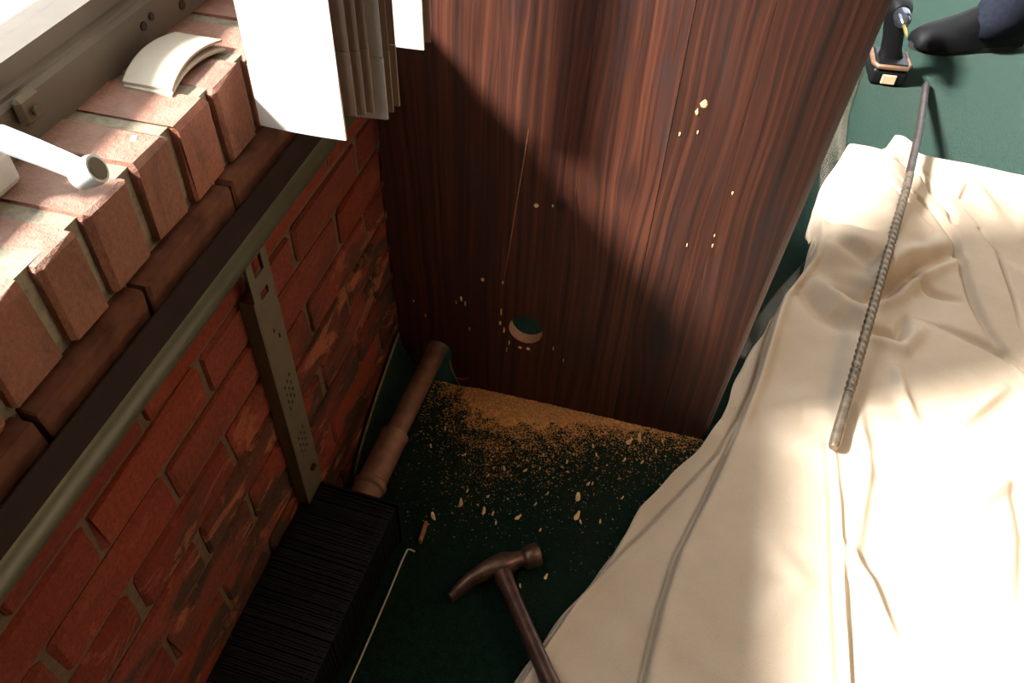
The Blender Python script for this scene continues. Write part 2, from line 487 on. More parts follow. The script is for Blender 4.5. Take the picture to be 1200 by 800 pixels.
# the same bond carried on behind the panel
far_meshes = [brick_mesh((0.045, 0.1835, 0.0566), 0.004, 0.0016, 900 + q) for q in range(3)]
for i in range(len(beds) - 2):
    yy = 0.062 + (0.0965 if i % 2 else 0.0)
    while yy + 0.193 < YF:
        o = link('brick', random.choice(far_meshes), None, wall)
        o.location = (-0.0225 + random.uniform(-.001, .0015), yy + 0.0965, (beds[i] + beds[i + 1]) / 2)
        yy += 0.193
# ledge course that stands proud under the sill
lj = [-1.16, -0.985, -0.83, -0.668, -0.526, -0.372, -0.21, -0.072, -0.004]
for a, b in zip(lj[:-1], lj[1:]):
    lay(a + 0.003, b - 0.003, 0.640, 0.6945, 0.0105 + random.uniform(-.0008, .0008), depth=0.06, bevel=0.002, mat=MT['ledge'])

# window sill of bricks on edge
sill_bm = bmesh.new()
add_box(sill_bm, (-0.215, WY0, 0.6405), (-0.0100, WY1, 0.7786))
sill = bm_obj('trim_1', sill_bm, MT['sill_mortar'])
tag(sill, 'sill of orange-red bricks set on edge below the window', 'window sill', kind='structure')
sj = [-0.676 - 0.0645 * k for k in range(8, 0, -1)] + [-0.676, -0.608, -0.548, -0.482, -0.418, -0.350, -0.284, -0.218, -0.152, -0.092, -0.034]
for a, b in zip(sj[:-1], sj[1:]):
    lay(a + 0.0064, b - 0.0064, 0.6995, 0.7805 + random.uniform(-.0005, .0006), random.uniform(-.0015, .0015), depth=0.2, tilt=0.12,
        mat=MT['sill_brick'], parent=sill, name='sill_brick', bevel=0.0035, jit=0.0016)

# window on the left: taupe bottom rail, jambs, head, pane, outer sash, operator base
win = empty('window_1', (-0.1, -0.9, 0.78)); tag(win, 'casement window with a taupe frame above the brick sill', 'window', kind='structure')
def wbox(name, lo, hi, mat, bevel=0.0, seg=1, parent=win):
    o = box(name, (lo[0] + 0.1, lo[1] + 0.9, lo[2] - 0.78), (hi[0] + 0.1, hi[1] + 0.9, hi[2] - 0.78), mat, parent, bevel, seg)
    return o
# bottom rail: stepped profile extruded along y
prof = [(-0.098, 0.7805), (-0.098, 0.8190), (-0.1015, 0.8235), (-0.1015, 0.8270), (-0.107, 0.8300), (-0.107, 0.847), (-0.150, 0.847), (-0.150, 0.7805)]
bm = bmesh.new()
loft(bm, [[(x + 0.1, yy + 0.9, z - 0.78) for x, z in prof] for yy in (WY0, WY1)])
bm_obj('bottom_rail', bm, MT['frame'], win)
wbox('jamb', (-0.15, WY0, 0.847), (-0.098, WY0 + 0.05, WZ1), MT['frame'], 0.003)
wbox('jamb', (-0.15, WY1 - 0.03, 0.847), (-0.098, WY1, WZ1), MT['frame'], 0.003)
wbox('head_rail', (-0.15, WY0 + 0.05, WZ1 - 0.05), (-0.098, WY1 - 0.03, WZ1), MT['frame'], 0.003)
wbox('glass_pane', (-0.136, WY0 + 0.05, 0.847), (-0.132, WY1 - 0.03, WZ1 - 0.05), MT['glass'])
wbox('outer_sash', (-0.192, WY0, 0.7805), (-0.158, WY1, 0.806), MT['white_paint'], 0.004)
wbox('outer_sill', (-0.31, WY0 - 0.05, 0.745), (-0.222, WY1 + 0.05, 0.775), MT['white_paint'], 0.005)
for (yy, zz, rr) in ((-0.292, 0.803, 0.0045), (-0.277, 0.806, 0.004), (-0.225, 0.795, 0.005)):   # screw heads
    tube('screw_head', [(-0.0985 + 0.1, yy + 0.9, zz - 0.78), (-0.0965 + 0.1, yy + 0.9, zz - 0.78)], rr, MT['dark_stain'], win, seg=10)
# small catch plate on the rail
cp = wbox('catch_plate', (-0.0975, -0.476, 0.802), (-0.088, -0.450, 0.826), MT['bracket'], 0.003)
tube('catch_pin', [(-0.090 + 0.1, -0.463 + 0.9, 0.812 - 0.78), (-0.084 + 0.1, -0.463 + 0.9, 0.812 - 0.78)], 0.004, MT['bracket'], cp, seg=10)

win3 = empty('window_3', (-0.1, 1.2, 0.78)); tag(win3, 'second taupe framed window in the brick wall beyond the wooden panel', 'window', kind='structure')
def w3(name, lo, hi, mat, bevel=0.003):
    return box(name, (lo[0] + 0.1, lo[1] - 1.2, lo[2] - 0.78), (hi[0] + 0.1, hi[1] - 1.2, hi[2] - 0.78), mat, win3, bevel)
w3('bottom_rail', (-0.15, VY0, 0.777), (-0.098, VY1, 0.847), MT['frame'])
w3('jamb', (-0.15, VY0, 0.847), (-0.098, VY0 + 0.03, WZ1), MT['frame'])
w3('jamb', (-0.15, VY1 - 0.03, 0.847), (-0.098, VY1, WZ1), MT['frame'])
w3('head_rail', (-0.15, VY0 + 0.03, WZ1 - 0.05), (-0.098, VY1 - 0.03, WZ1), MT['frame'])
w3('glass_pane', (-0.136, VY0 + 0.03, 0.847), (-0.132, VY1 - 0.03, WZ1 - 0.05), MT['glass'], 0)

# ground outside, pale sunlit paving
bm = bmesh.new(); add_box(bm, (-9, -8, -0.35), (-0.24, 9, -0.25))
tag(bm_obj('paving', bm, MT['concrete']), 'pale sunlit paving outside the window', 'paving', kind='structure')

# carpet turned up along the foot of the brick wall
bm = bmesh.new()
N = 24
def flap_h(y): return 0.112 * max(0.0, min(1.0, (y + 0.245) / 0.24)) ** 0.62
rows = []
for i in range(N + 1):
    y = -0.245 + 0.240 * i / N
    h = flap_h(y) + 0.0015 * math.sin(i * 1.3)
    w = 0.014 + 0.030 * h / 0.11
    row = []
    for k in range(9):
        s = k / 8
        x = 0.006 + w * (1 - s) ** 2.0
        row.append(bm.verts.new((x, y, 0.0015 + h * s ** 0.8)))
    rows.append(row)
for a, b in zip(rows[:-1], rows[1:]):
    for k in range(8): bm.faces.new((a[k], a[k + 1], b[k + 1], b[k]))
fl = bm_obj('carpet_edge', bm, MT['carpet'], floor, smooth=True); fl['label'] = 'carpet edge turned up against the brick wall'
sm = fl.modifiers.new('thick', 'SOLIDIFY'); sm.thickness = 0.004; sm.offset = 1
pts = [(0.0085, -0.245 + 0.240 * i / N, 0.003 + flap_h(-0.245 + 0.240 * i / N)) for i in range(N + 1)]
tube('backing_edge', pts, 0.0022, MT['carpet_back'], floor, seg=6)

# ------------------------------------------------------------------ hanging rail on the wall
rail = empty('wall_rail', (0.0, -0.6, 0.6)); tag(rail, 'long dark metal hanging rail with olive lip across the brick wall', 'rail')
def extr(name, prof, y0, y1, mat, parent, auto=0.7):
    bm = bmesh.new()
    loft(bm, [[(x, yy + 0.6, z - 0.6) for x, z in prof] for yy in (y0, y1)])
    return bm_obj(name, bm, mat, parent, auto=auto)
extr('back_channel', [(0.0035, 0.598), (0.0035, 0.6385), (0.014, 0.6385), (0.0165, 0.672), (0.0185, 0.672), (0.0175, 0.636), (0.0115, 0.630), (0.008, 0.600)], -1.15, -0.006, MT['rail_dark'], rail)
lip = [(0.0125, 0.6395)]
for k in range(9):
    a = math.radians(80 - 20 * k)
    lip.append((0.0145 + 0.0085 * math.cos(a), 0.6215 + 0.0165 * math.sin(a)))
lip += [(0.0105, 0.6035), (0.0105, 0.612), (0.0120, 0.625)]
extr('lip', lip, -1.15, -0.006, MT['rail'], rail)

# ------------------------------------------------------------------ perforated bracket
br = empty('heater_bracket', (0.02, -0.377, 0.16), 0.0); tag(br, 'khaki perforated metal bracket fixed upright on the brick wall', 'bracket')
def plate_with_holes(name, w, h, holes, mat, parent, thick=0.0022):
    us = sorted({0.0, w} | {a for r in holes for a in (r[0], r[1])})
    vs = sorted({0.0, h} | {a for r in holes for a in (r[2], r[3])})
    bm = bmesh.new()
    vv = {}
    def V(i, j):
        if (i, j) not in vv: vv[(i, j)] = bm.verts.new((0, us[i] - w / 2, vs[j]))
        return vv[(i, j)]
    for i in range(len(us) - 1):
        for j in range(len(vs) - 1):
            cu, cv = (us[i] + us[i + 1]) / 2, (vs[j] + vs[j + 1]) / 2
            if any(r[0] < cu < r[1] and r[2] < cv < r[3] for r in holes): continue
            bm.faces.new((V(i, j), V(i + 1, j), V(i + 1, j + 1), V(i, j + 1)))
    r = bmesh.ops.extrude_face_region(bm, geom=list(bm.faces))
    for g in r['geom']:
        if isinstance(g, bmesh.types.BMVert): g.co.x -= thick
    return bm_obj(name, bm, mat, parent)
holes = [(0.012, 0.032, 0.425, 0.448), (0.014, 0.031, 0.392, 0.403)]
for (u0, v0) in ((0.012, 0.200), (0.012, 0.095)):
    for a in range(3):
        for b in range(4):
            u = u0 + a * 0.0072; v = v0 + b * 0.0135 + a * 0.0045
            holes.append((u, u + 0.0030, v, v + 0.0062))
holes += [(0.019, 0.0225, 0.335, 0.341), (0.0275, 0.031, 0.318, 0.325)]
plate_with_holes('face_plate', 0.042, 0.462, holes, MT['bracket'], br)
box('side_flange', (-0.018, -0.0235, 0.0), (-0.0002, -0.0212, 0.40), MT['bracket'], br)
box('side_flange', (-0.012, 0.0212, 0.0), (-0.0002, 0.0230, 0.445), MT['bracket'], br)
tube('bolt', [(-0.001, 0.006, 0.055), (0.003, 0.006, 0.055)], 0.0055, MT['rail_dark'], br, seg=10)
box('hook', (-0.012, -0.012, 0.452), (0.0, 0.012, 0.4665), MT['rail_dark'], br, 0.001)

# ------------------------------------------------------------------ fin-tube heater and pipe
ht = empty('baseboard_heater', (0.074, -0.362, 0.0), math.radians(-2.6)); tag(ht, 'black finned heating element lying along the foot of the brick wall', 'heater')
HW, HZ0, HZ1, HL = 0.130, 0.066, 0.156, 0.39
fin_bm = bmesh.new()
add_box(fin_bm, (-HW / 2, -0.00135, HZ0), (HW / 2, 0.00135, HZ1))
# folded lips of a fin along its upper right corner
add_box(fin_bm, (HW / 2 - 0.014, -0.0028, HZ1 - 0.0016), (HW / 2 - 0.011, 0.0, HZ1 + 0.0012))
add_box(fin_bm, (HW / 2 - 0.003, -0.0028, HZ1 - 0.004), (HW / 2, 0.0, HZ1 - 0.0006))
bmesh.ops.recalc_face_normals(fin_bm, faces=fin_bm.faces)
fin_me = bpy.data.meshes.new('fin'); fin_bm.to_mesh(fin_me); fin_bm.free(); fin_me.materials.append(MT['fin'])
nf = 104
for k in range(nf):
    o = link('fin', fin_me, None, ht)
    o.location = (random.uniform(-.0005, .0005), -0.006 - k * (HL - 0.01) / nf, random.uniform(-.0003, .0003))
    o.rotation_euler = (math.radians(random.uniform(-.35, .35)), 0, math.radians(random.uniform(-.2, .2)))
bm = bmesh.new(); add_box(bm, (-HW / 2 - 0.003, -0.002, HZ0 - 0.012), (HW / 2 + 0.003, 0.0015, HZ1 + 0.004))
bm_obj('end_plate', bm, MT['fin'], ht)
box('end_plate', (-HW / 2 - 0.003, -HL - 0.002, HZ0 - 0.012), (HW / 2 + 0.003, -HL + 0.001, HZ1 + 0.004), MT['fin'], ht)
tube('core_tube', [(-0.008, -HL - 0.03, 0.095), (-0.008, -0.003, 0.095)], 0.014, MT['copper'], ht)
box('foot_bar', (-HW / 2 + 0.01, -HL + 0.01, 0.002), (-HW / 2 + 0.03, -0.01, HZ0), MT['fin'], ht)
box('foot_bar', (HW / 2 - 0.05, -HL + 0.01, 0.002), (HW / 2 - 0.03, -0.01, HZ0), MT['fin'], ht)

pipe = empty('copper_pipe', (0.07, -0.15, 0.086)); tag(pipe, 'dull copper heating pipe running from the heater through the wooden panel', 'pipe')
a, b = Vector((0.066, -0.352, 0.088)), Vector((0.0785, 0.05, 0.084))
def pp(t): return (a + (b - a) * t) - Vector((0.07, -0.15, 0.086))
tube('tube', [pp(0), pp(.5), pp(1)], 0.0178, MT['copper'], pipe, seg=20)
bm = bmesh.new()
add_tube(bm, [pp(0.0), pp(0.10), pp(0.11), pp(0.13), pp(0.14), pp(0.36), pp(0.375), pp(0.385)], [0.0230, 0.0230, 0.0262, 0.0262, 0.0228, 0.0228, 0.0245, 0.0190], 20)
bm_obj('coupling', bm, MT['copper'], pipe, auto=0.6)

# ------------------------------------------------------------------ wooden panel made of glued planks
panel = empty('wooden_panel', (0.3, 0.01, 0.0)); tag(panel, 'tall dark-stained pine panel with a drilled hole standing on the carpet', 'panel')
PO = Vector((0.3, 0.01, 0.0))
PZ = 1.75; TH = 0.021
def right_edge(z): return 0.572 + 0.036 * z / 0.80
bounds = [0.006, 0.094, 0.182, 0.300, 0.4122, 0.500, None]
def slab(name, outline, inner, mat, parent):
    """flat plank in the xz plane, front at y=0, with optional round hole"""
    bm = bmesh.new()
    loops = [outline] + inner
    front, back = [], []
    for yy, store in ((0.0, front), (TH, back)):
        es = []
        for lp in loops:
            vs = [bm.verts.new((x, yy, z)) for x, z in lp]
            store.append(vs)
            es += [bm.edges.new((vs[i], vs[(i + 1) % len(vs)])) for i in range(len(vs))]
        bmesh.ops.triangle_fill(bm, edges=es, use_beauty=True, use_dissolve=False)
    for li, (f, bk) in enumerate(zip(front, back)):
        n = len(f)
        for i in range(n):
            fc = bm.faces.new((f[i], f[(i + 1) % n], bk[(i + 1) % n], bk[i]))
            if li > 0: fc.material_index = 1
    bmesh.ops.translate(bm, verts=bm.verts, vec=-PO)
    o = bm_obj(name, bm, mat, parent)
    o.data.materials.append(MT['raw_wood'])
    return o
for i in range(6):
    x0 = bounds[i]; x1 = bounds[i + 1]
    g0 = 0.0 if i == 0 else (0.0009 if abs(x0 - 0.4122) < 1e-6 else 0.00015)
    g1 = 0.00015
    inner = []
    if i == 5:
        ol = [(x0 + g0, 0.002), (right_edge(0), 0.002), (right_edge(PZ), PZ), (x0 + g0, PZ)]
    elif i == 0:
        ol = [(x0, 0.012), (0.050, 0.012)]
        ol += [(0.0785 - 0.0275 * math.cos(math.radians(t)), 0.084 + 0.0275 * math.sin(math.radians(t))) for t in range(0, 111, 10)]
        ol += [(x1 - g1, 0.1065), (x1 - g1, PZ), (x0, PZ)]
        x0e = None
    elif i == 1:
        ol = [(x0 + g0, 0.1065), (0.103, 0.098), (0.1055, 0.084), (0.1065, 0.050), (0.112, 0.028), (0.120, 0.002), (x1 - g1, 0.002), (x1 - g1, PZ), (x0 + g0, PZ)]
    else:
        ol = [(x0 + g0, 0.002), (x1 - g1, 0.002), (x1 - g1, PZ), (x0 + g0, PZ)]
    if i == 2:
        inner = [[(0.240 + 0.0295 * math.cos(2 * math.pi * k / 40), 0.186 + 0.0315 * math.sin(2 * math.pi * k / 40)) for k in range(40)]]
    slab('plank', ol, inner, MT['wood'], panel)
# rounded front edge of the outer plank
bm = bmesh.new()
ra = []
for zz in (0.002, PZ):
    xr = right_edge(zz)
    ra.append([Vector((xr + 0.0001, 0.0, zz)), Vector((xr + 0.006, 0.0018, zz)), Vector((xr + 0.0095, 0.006, zz)), Vector((xr + 0.0105, 0.0105, zz)), Vector((xr + 0.0095, 0.015, zz)), Vector((xr + 0.006, 0.0192, zz)), Vector((xr + 0.0001, 0.021, zz))])
loft(bm, [[p - PO for p in r] for r in ra])
bm_obj('edge_strip', bm, MT['wood'], panel, auto=0.9)
# pale nicks and a scratch in the stain
def nick(x, z, w, h, mat='pale_wood', rot=0.0):
    bm = bmesh.new()
    n = 8
    ring = []
    for k in range(n):
        aa = 2 * math.pi * k / n
        rr = random.uniform(0.7, 1.1)
        px, pz = w * rr * math.cos(aa), h * rr * math.sin(aa)
        px, pz = px * math.cos(rot) - pz * math.sin(rot), px * math.sin(rot) + pz * math.cos(rot)
        ring.append((px, pz))
    loft(bm, [[Vector((x + px, 0.0004, z + pz)) - PO for px, pz in ring], [Vector((x + px * .6, -0.0012, z + pz * .6)) - PO for px, pz in ring]])
    bm_obj('nick', bm, MT[mat], panel)
for args in ((0.447, 0.652, 0.0055, 0.0075), (0.4405, 0.640, 0.0028, 0.006), (0.243, 0.450, 0.005, 0.005), (0.163, 0.282, 0.0036, 0.006), (0.126, 0.229, 0.003, 0.008),
             (0.197, 0.285, 0.0022, 0.0045), (0.447, 0.612, 0.0014, 0.004), (0.425, 0.605, 0.0016, 0.004), (0.51, 0.53, 0.0016, 0.0045),
             (0.502, 0.455, 0.0014, 0.004), (0.503, 0.437, 0.0014, 0.005), (0.468, 0.43, 0.0013, 0.005), (0.232, 0.140, 0.004, 0.0045), (0.246, 0.141, 0.0045, 0.0045),
             (0.202, 0.175, 0.0022, 0.009), (0.195, 0.190, 0.0022, 0.006), (0.212, 0.146, 0.0016, 0.009), (0.208, 0.128, 0.0016, 0.007), (0.196, 0.218, 0.0016, 0.010),
             (0.133, 0.218, 0.0018, 0.007), (0.117, 0.218, 0.0015, 0.006), (0.29, 0.155, 0.0014, 0.007), (0.31, 0.13, 0.0014, 0.006), (0.268, 0.455, 0.0018, 0.003),
             (0.14, 0.16, 0.0014, 0.007), (0.04, 0.20, 0.0018, 0.004), (0.06, 0.17, 0.0014, 0.006)):
    nick(*args)
bm = bmesh.new()
add_tube(bm, [Vector(p) - PO for p in ((0.226, 0.0, 0.575), (0.2235, 0.0, 0.545), (0.213, 0.0, 0.44), (0.205, 0.0, 0.35), (0.199, 0.0, 0.293))], [0.0003, 0.0010, 0.0009, 0.0008, 0.0003], 5)
bm_obj('scratch', bm, MT['scratch'], panel)
# frayed splinters at the notch by the pipe
bm = bmesh.new()
add_tube(bm, [Vector(p) - PO for p in ((0.102, -0.002, 0.066), (0.106, -0.004, 0.045), (0.113, -0.006, 0.030), (0.122, -0.007, 0.010))], [0.0012, 0.0016, 0.0014, 0.0008], 5)
add_tube(bm, [Vector(p) - PO for p in ((0.116, -0.005, 0.026), (0.128, -0.007, 0.028), (0.142, -0.006, 0.036))], [0.0012, 0.0013, 0.0006], 5)
bm_obj('splinter', bm, MT['scratch'], panel)

# ------------------------------------------------------------------ vertical blind vanes
def vane(xc, y, ang, width, zb, label, mat='vane', curve=0.0016, top=2.02):
    root = empty('blind_vane', (xc, y, zb), ang); tag(root, label, 'blind slat', 'vertical blind vanes by the panel')
    def strip(name, z0, z1, th):
        bm = bmesh.new()
        n = 8
        def ring(z, cut=0.0):
            r = []
            for k in range(n + 1):
                s = -1 + 2 * k / n
                r.append(Vector((s * width / 2, curve * s * s - th / 2, z)))
            for k in range(n, -1, -1):
                s = -1 + 2 * k / n
                r.append(Vector((s * width / 2, curve * s * s + th / 2, z)))
            return r
        loft(bm, [ring(z0), ring(z1)])
        return bm_obj(name, bm, MT[mat], root, auto=0.6)
    strip('vane_sheet', 0.066, top - zb, 0.0011)
    strip('weight_pocket', 0.0, 0.0655, 0.0026)
    return root
V0 = 'white vertical blind vane facing the room, nearest and widest of the bunch'
vane(0.0645, -0.312, math.radians(0), 0.091, 0.7275, V0)
vane(0.0740, -0.3020, math.radians(2), 0.089, 0.7490, 'second blind vane, narrow shade-coloured sliver just right of the widest white one', 'vane_shade')
vane(0.0800, -0.2930, math.radians(2), 0.089, 0.7460, 'third blind vane, shade-coloured sliver left of the broad grey one', 'vane_shade')
vane(0.0850, -0.2840, math.radians(2), 0.089, 0.7445, 'fourth blind vane, last shade-coloured sliver before the broad grey one', 'vane_shade')
vane(0.0930, -0.2720, math.radians(5), 0.089, 0.7300, 'shade-grey vertical blind vane turned aslant in the middle of the bunch', 'vane_grey_shade')
vane(0.0950, -0.2600, math.radians(3), 0.089, 0.7324, 'narrow blind vane edge right behind the slanting grey one', 'vane_shade')
vane(0.0985, -0.2510, math.radians(3), 0.089, 0.7350, 'rightmost sliver of the bunched blind vanes against the dark panel', 'vane_shade')
vane(0.0785, -0.1150, math.radians(1), 0.089, 0.7265, 'white vertical blind vane hanging apart at the right, closest to the panel')
vane(0.0835, -0.1070, math.radians(2), 0.089, 0.7320, 'thin shade-coloured vane edge just behind the rightmost white blind vane', 'vane_shade')
hr = box('blind_track', (0.02, -1.72, 2.022), (0.12, -0.05, 2.06), MT['white_paint'], None, 0.004)
tag(hr, 'white head track the vertical blind hangs from', 'blind track')

# ------------------------------------------------------------------ things on the sill
ck = empty('window_crank', (-0.0975, -0.54, 0.80)); tag(ck, 'white metal window crank handle folded over the brick sill', 'crank handle')
CO = Vector((-0.0975, -0.54, 0.80))
def ctube(name, pts, rad, mat, **kw):
    return tube(name, [Vector(p) - CO for p in pts], rad, mat, ck, **kw)
bm = bmesh.new(); add_box(bm, Vector((-0.0972, -0.62, 0.782)) - CO, Vector((-0.072, -0.515, 0.815)) - CO, 0.006, 2)
bm_obj('gear_housing', bm, MT['silver'], ck)
ctube('spindle', [(-0.076, -0.535, 0.812), (-0.066, -0.535, 0.836)], [0.009, 0.0075], MT['silver'])
ctube('arm', [(-0.070, -0.543, 0.826), (-0.062, -0.534, 0.834), (-0.052, -0.533, 0.8345), (-0.020, -0.538, 0.8325), (0.010, -0.543, 0.830), (0.020, -0.5445, 0.829)], [0.0075, 0.0098, 0.0098, 0.0092, 0.0085, 0.008], MT['silver'], seg=8, pw=0.7)
kb = bmesh.new()
kr = [(0.0, 0.0085), (0.004, 0.0108), (0.016, 0.0112), (0.020, 0.0104), (0.0201, 0.0072), (0.015, 0.0066)]
ax = Vector((0.80, 0.20, 0.42)).normalized()
base = Vector((0.012, -0.546, 0.823)) - CO
add_tube(kb, [base + ax * kk for kk, _ in kr[:4]], [r for _, r in kr[:4]], 18)
bm_obj('knob', kb, MT['silver'], ck, auto=0.6)
kb = bmesh.new(); add_tube(kb, [base + ax * 0.0201, base + ax * 0.0208], [0.0086, 0.0080], 18)
o = bm_obj('knob_cap', kb, MT['bracket'], ck); o['label'] = 'taupe cap of the knob'

def offcut(x, y, z, rz, L, w, arch, label, tilt=0.0):
    bm = bmesh.new()
    n, m, th = 12, 2, 0.0022
    def P(i, j, s):
        u = -1 + 2 * i / n; v = -1 + 2 * j / m
        return Vector((v * w / 2 + 0.006 * u * u, u * L / 2, arch * (1 - u * u) + s * th + tilt * (u + 1) * 0.5))
    g = [[[bm.verts.new(P(i, j, s)) for j in range(m + 1)] for i in range(n + 1)] for s in (0, 1)]
    for i in range(n):
        for j in range(m):
            bm.faces.new((g[1][i][j], g[1][i + 1][j], g[1][i + 1][j + 1], g[1][i][j + 1]))
            bm.faces.new((g[0][i][j], g[0][i][j + 1], g[0][i + 1][j + 1], g[0][i + 1][j]))
    for i in range(n):
        bm.faces.new((g[0][i][0], g[0][i + 1][0], g[1][i + 1][0], g[1][i][0]))
        bm.faces.new((g[0][i][m], g[1][i][m], g[1][i + 1][m], g[0][i + 1][m]))
    for j in range(m):
        bm.faces.new((g[0][0][j], g[1][0][j], g[1][0][j + 1], g[0][0][j + 1]))
        bm.faces.new((g[0][n][j], g[0][n][j + 1], g[1][n][j + 1], g[1][n][j]))
    o = bm_obj('vane_offcut', bm, MT['offcut'], auto=0.6)
    o.location = (x, y, z); o.rotation_euler = (0, 0, rz)
    tag(o, label, 'offcut', 'cut blind pieces on the sill')
offcut(-0.0575, -0.321, 0.7815, math.radians(-2), 0.094, 0.050, 0.0055, 'lower of two curved cream offcuts lying on the brick sill')
offcut(-0.0605, -0.318, 0.7850, math.radians(0), 0.094, 0.050, 0.006, 'upper of two curved cream offcuts lying on the brick sill', 0.003)
bm = bmesh.new(); add_box(bm, (-0.003, -0.004, 0), (0.003, 0.004, 0.003), 0.001)
o = bm_obj('paint_flake', bm, MT['white_paint']); o.location = (-0.0235, -0.438, 0.7805); o.rotation_euler = (0, 0, 0.4)
tag(o, 'tiny white flake lying on the brick sill', 'flake')

# ------------------------------------------------------------------ canvas drop cloth
def interp(tab, v):
    xs = [t[0] for t in tab]; ys = [t[1] for t in tab]
    return np.interp(v, xs, ys)
edge = [(-1.0, 0.15), (-0.513, 0.343), (-0.411, 0.382), (-0.279, 0.436), (-0.131, 0.490), (0.024, 0.566), (0.10, 0.600), (0.187, 0.620), (0.265, 0.637), (0.436, 0.688), (0.56, 0.738), (0.60, 0.746), (0.72, 0.750), (0.80, 0.757), (0.86, 0.772), (0.92, 0.80), (1.0, 0.84)]
topt = [(0.10, 0.90), (0.76, 0.90), (0.80, 0.935), (0.83, 0.972), (0.883, 0.985), (0.905, 0.980), (0.925, 1.00), (0.955, 1.075), (0.980, 1.080), (1.000, 1.070), (1.015, 1.030), (1.136, 1.031), (1.277, 1.025), (1.7, 1.03)]
L2 = [(-0.60, 0.335), (-0.494, 0.375), (-0.36, 0.423), (-0.284, 0.457), (-0.162, 0.487), (-0.037, 0.545), (0.031, 0.576), (0.11, 0.609), (0.3, 0.668), (0.5, 0.73), (0.6, 0.76)]
L3 = [(-0.60, 0.33), (-0.512, 0.361), (-0.404, 0.399), (-0.208, 0.514), (-0.042, 0.604), (0.045, 0.636), (0.123, 0.655), (0.266, 0.676), (0.376, 0.70), (0.494, 0.75)]
L4 = [(-0.9, 0.50), (-0.463, 0.534), (-0.349, 0.544), (-0.257, 0.559), (-0.133, 0.595), (-0.005, 0.629), (0.103, 0.653), (0.257, 0.678), (0.376, 0.697), (0.494, 0.751), (0.55, 0.763)]

def seg_dist(X, Y, pl):
    best = np.full(X.shape, 9.0); side = np.zeros(X.shape); tt = np.zeros(X.shape)
    tot = sum(math.dist(p, q) for p, q in zip(pl[:-1], pl[1:])); acc = 0.0
    for p, q in zip(pl[:-1], pl[1:]):
        dx, dy = q[0] - p[0], q[1] - p[1]; L = math.hypot(dx, dy)
        t = np.clip(((X - p[0]) * dx + (Y - p[1]) * dy) / L ** 2, 0, 1)
        ex, ey = X - p[0] - t * dx, Y - p[1] - t * dy
        d = np.hypot(ex, ey)
        m = d < best
        best = np.where(m, d, best); side = np.where(m, np.sign(dx * ey - dy * ex), side); tt = np.where(m, (acc + t * L) / tot, tt)
        acc += L
    return best, side, tt

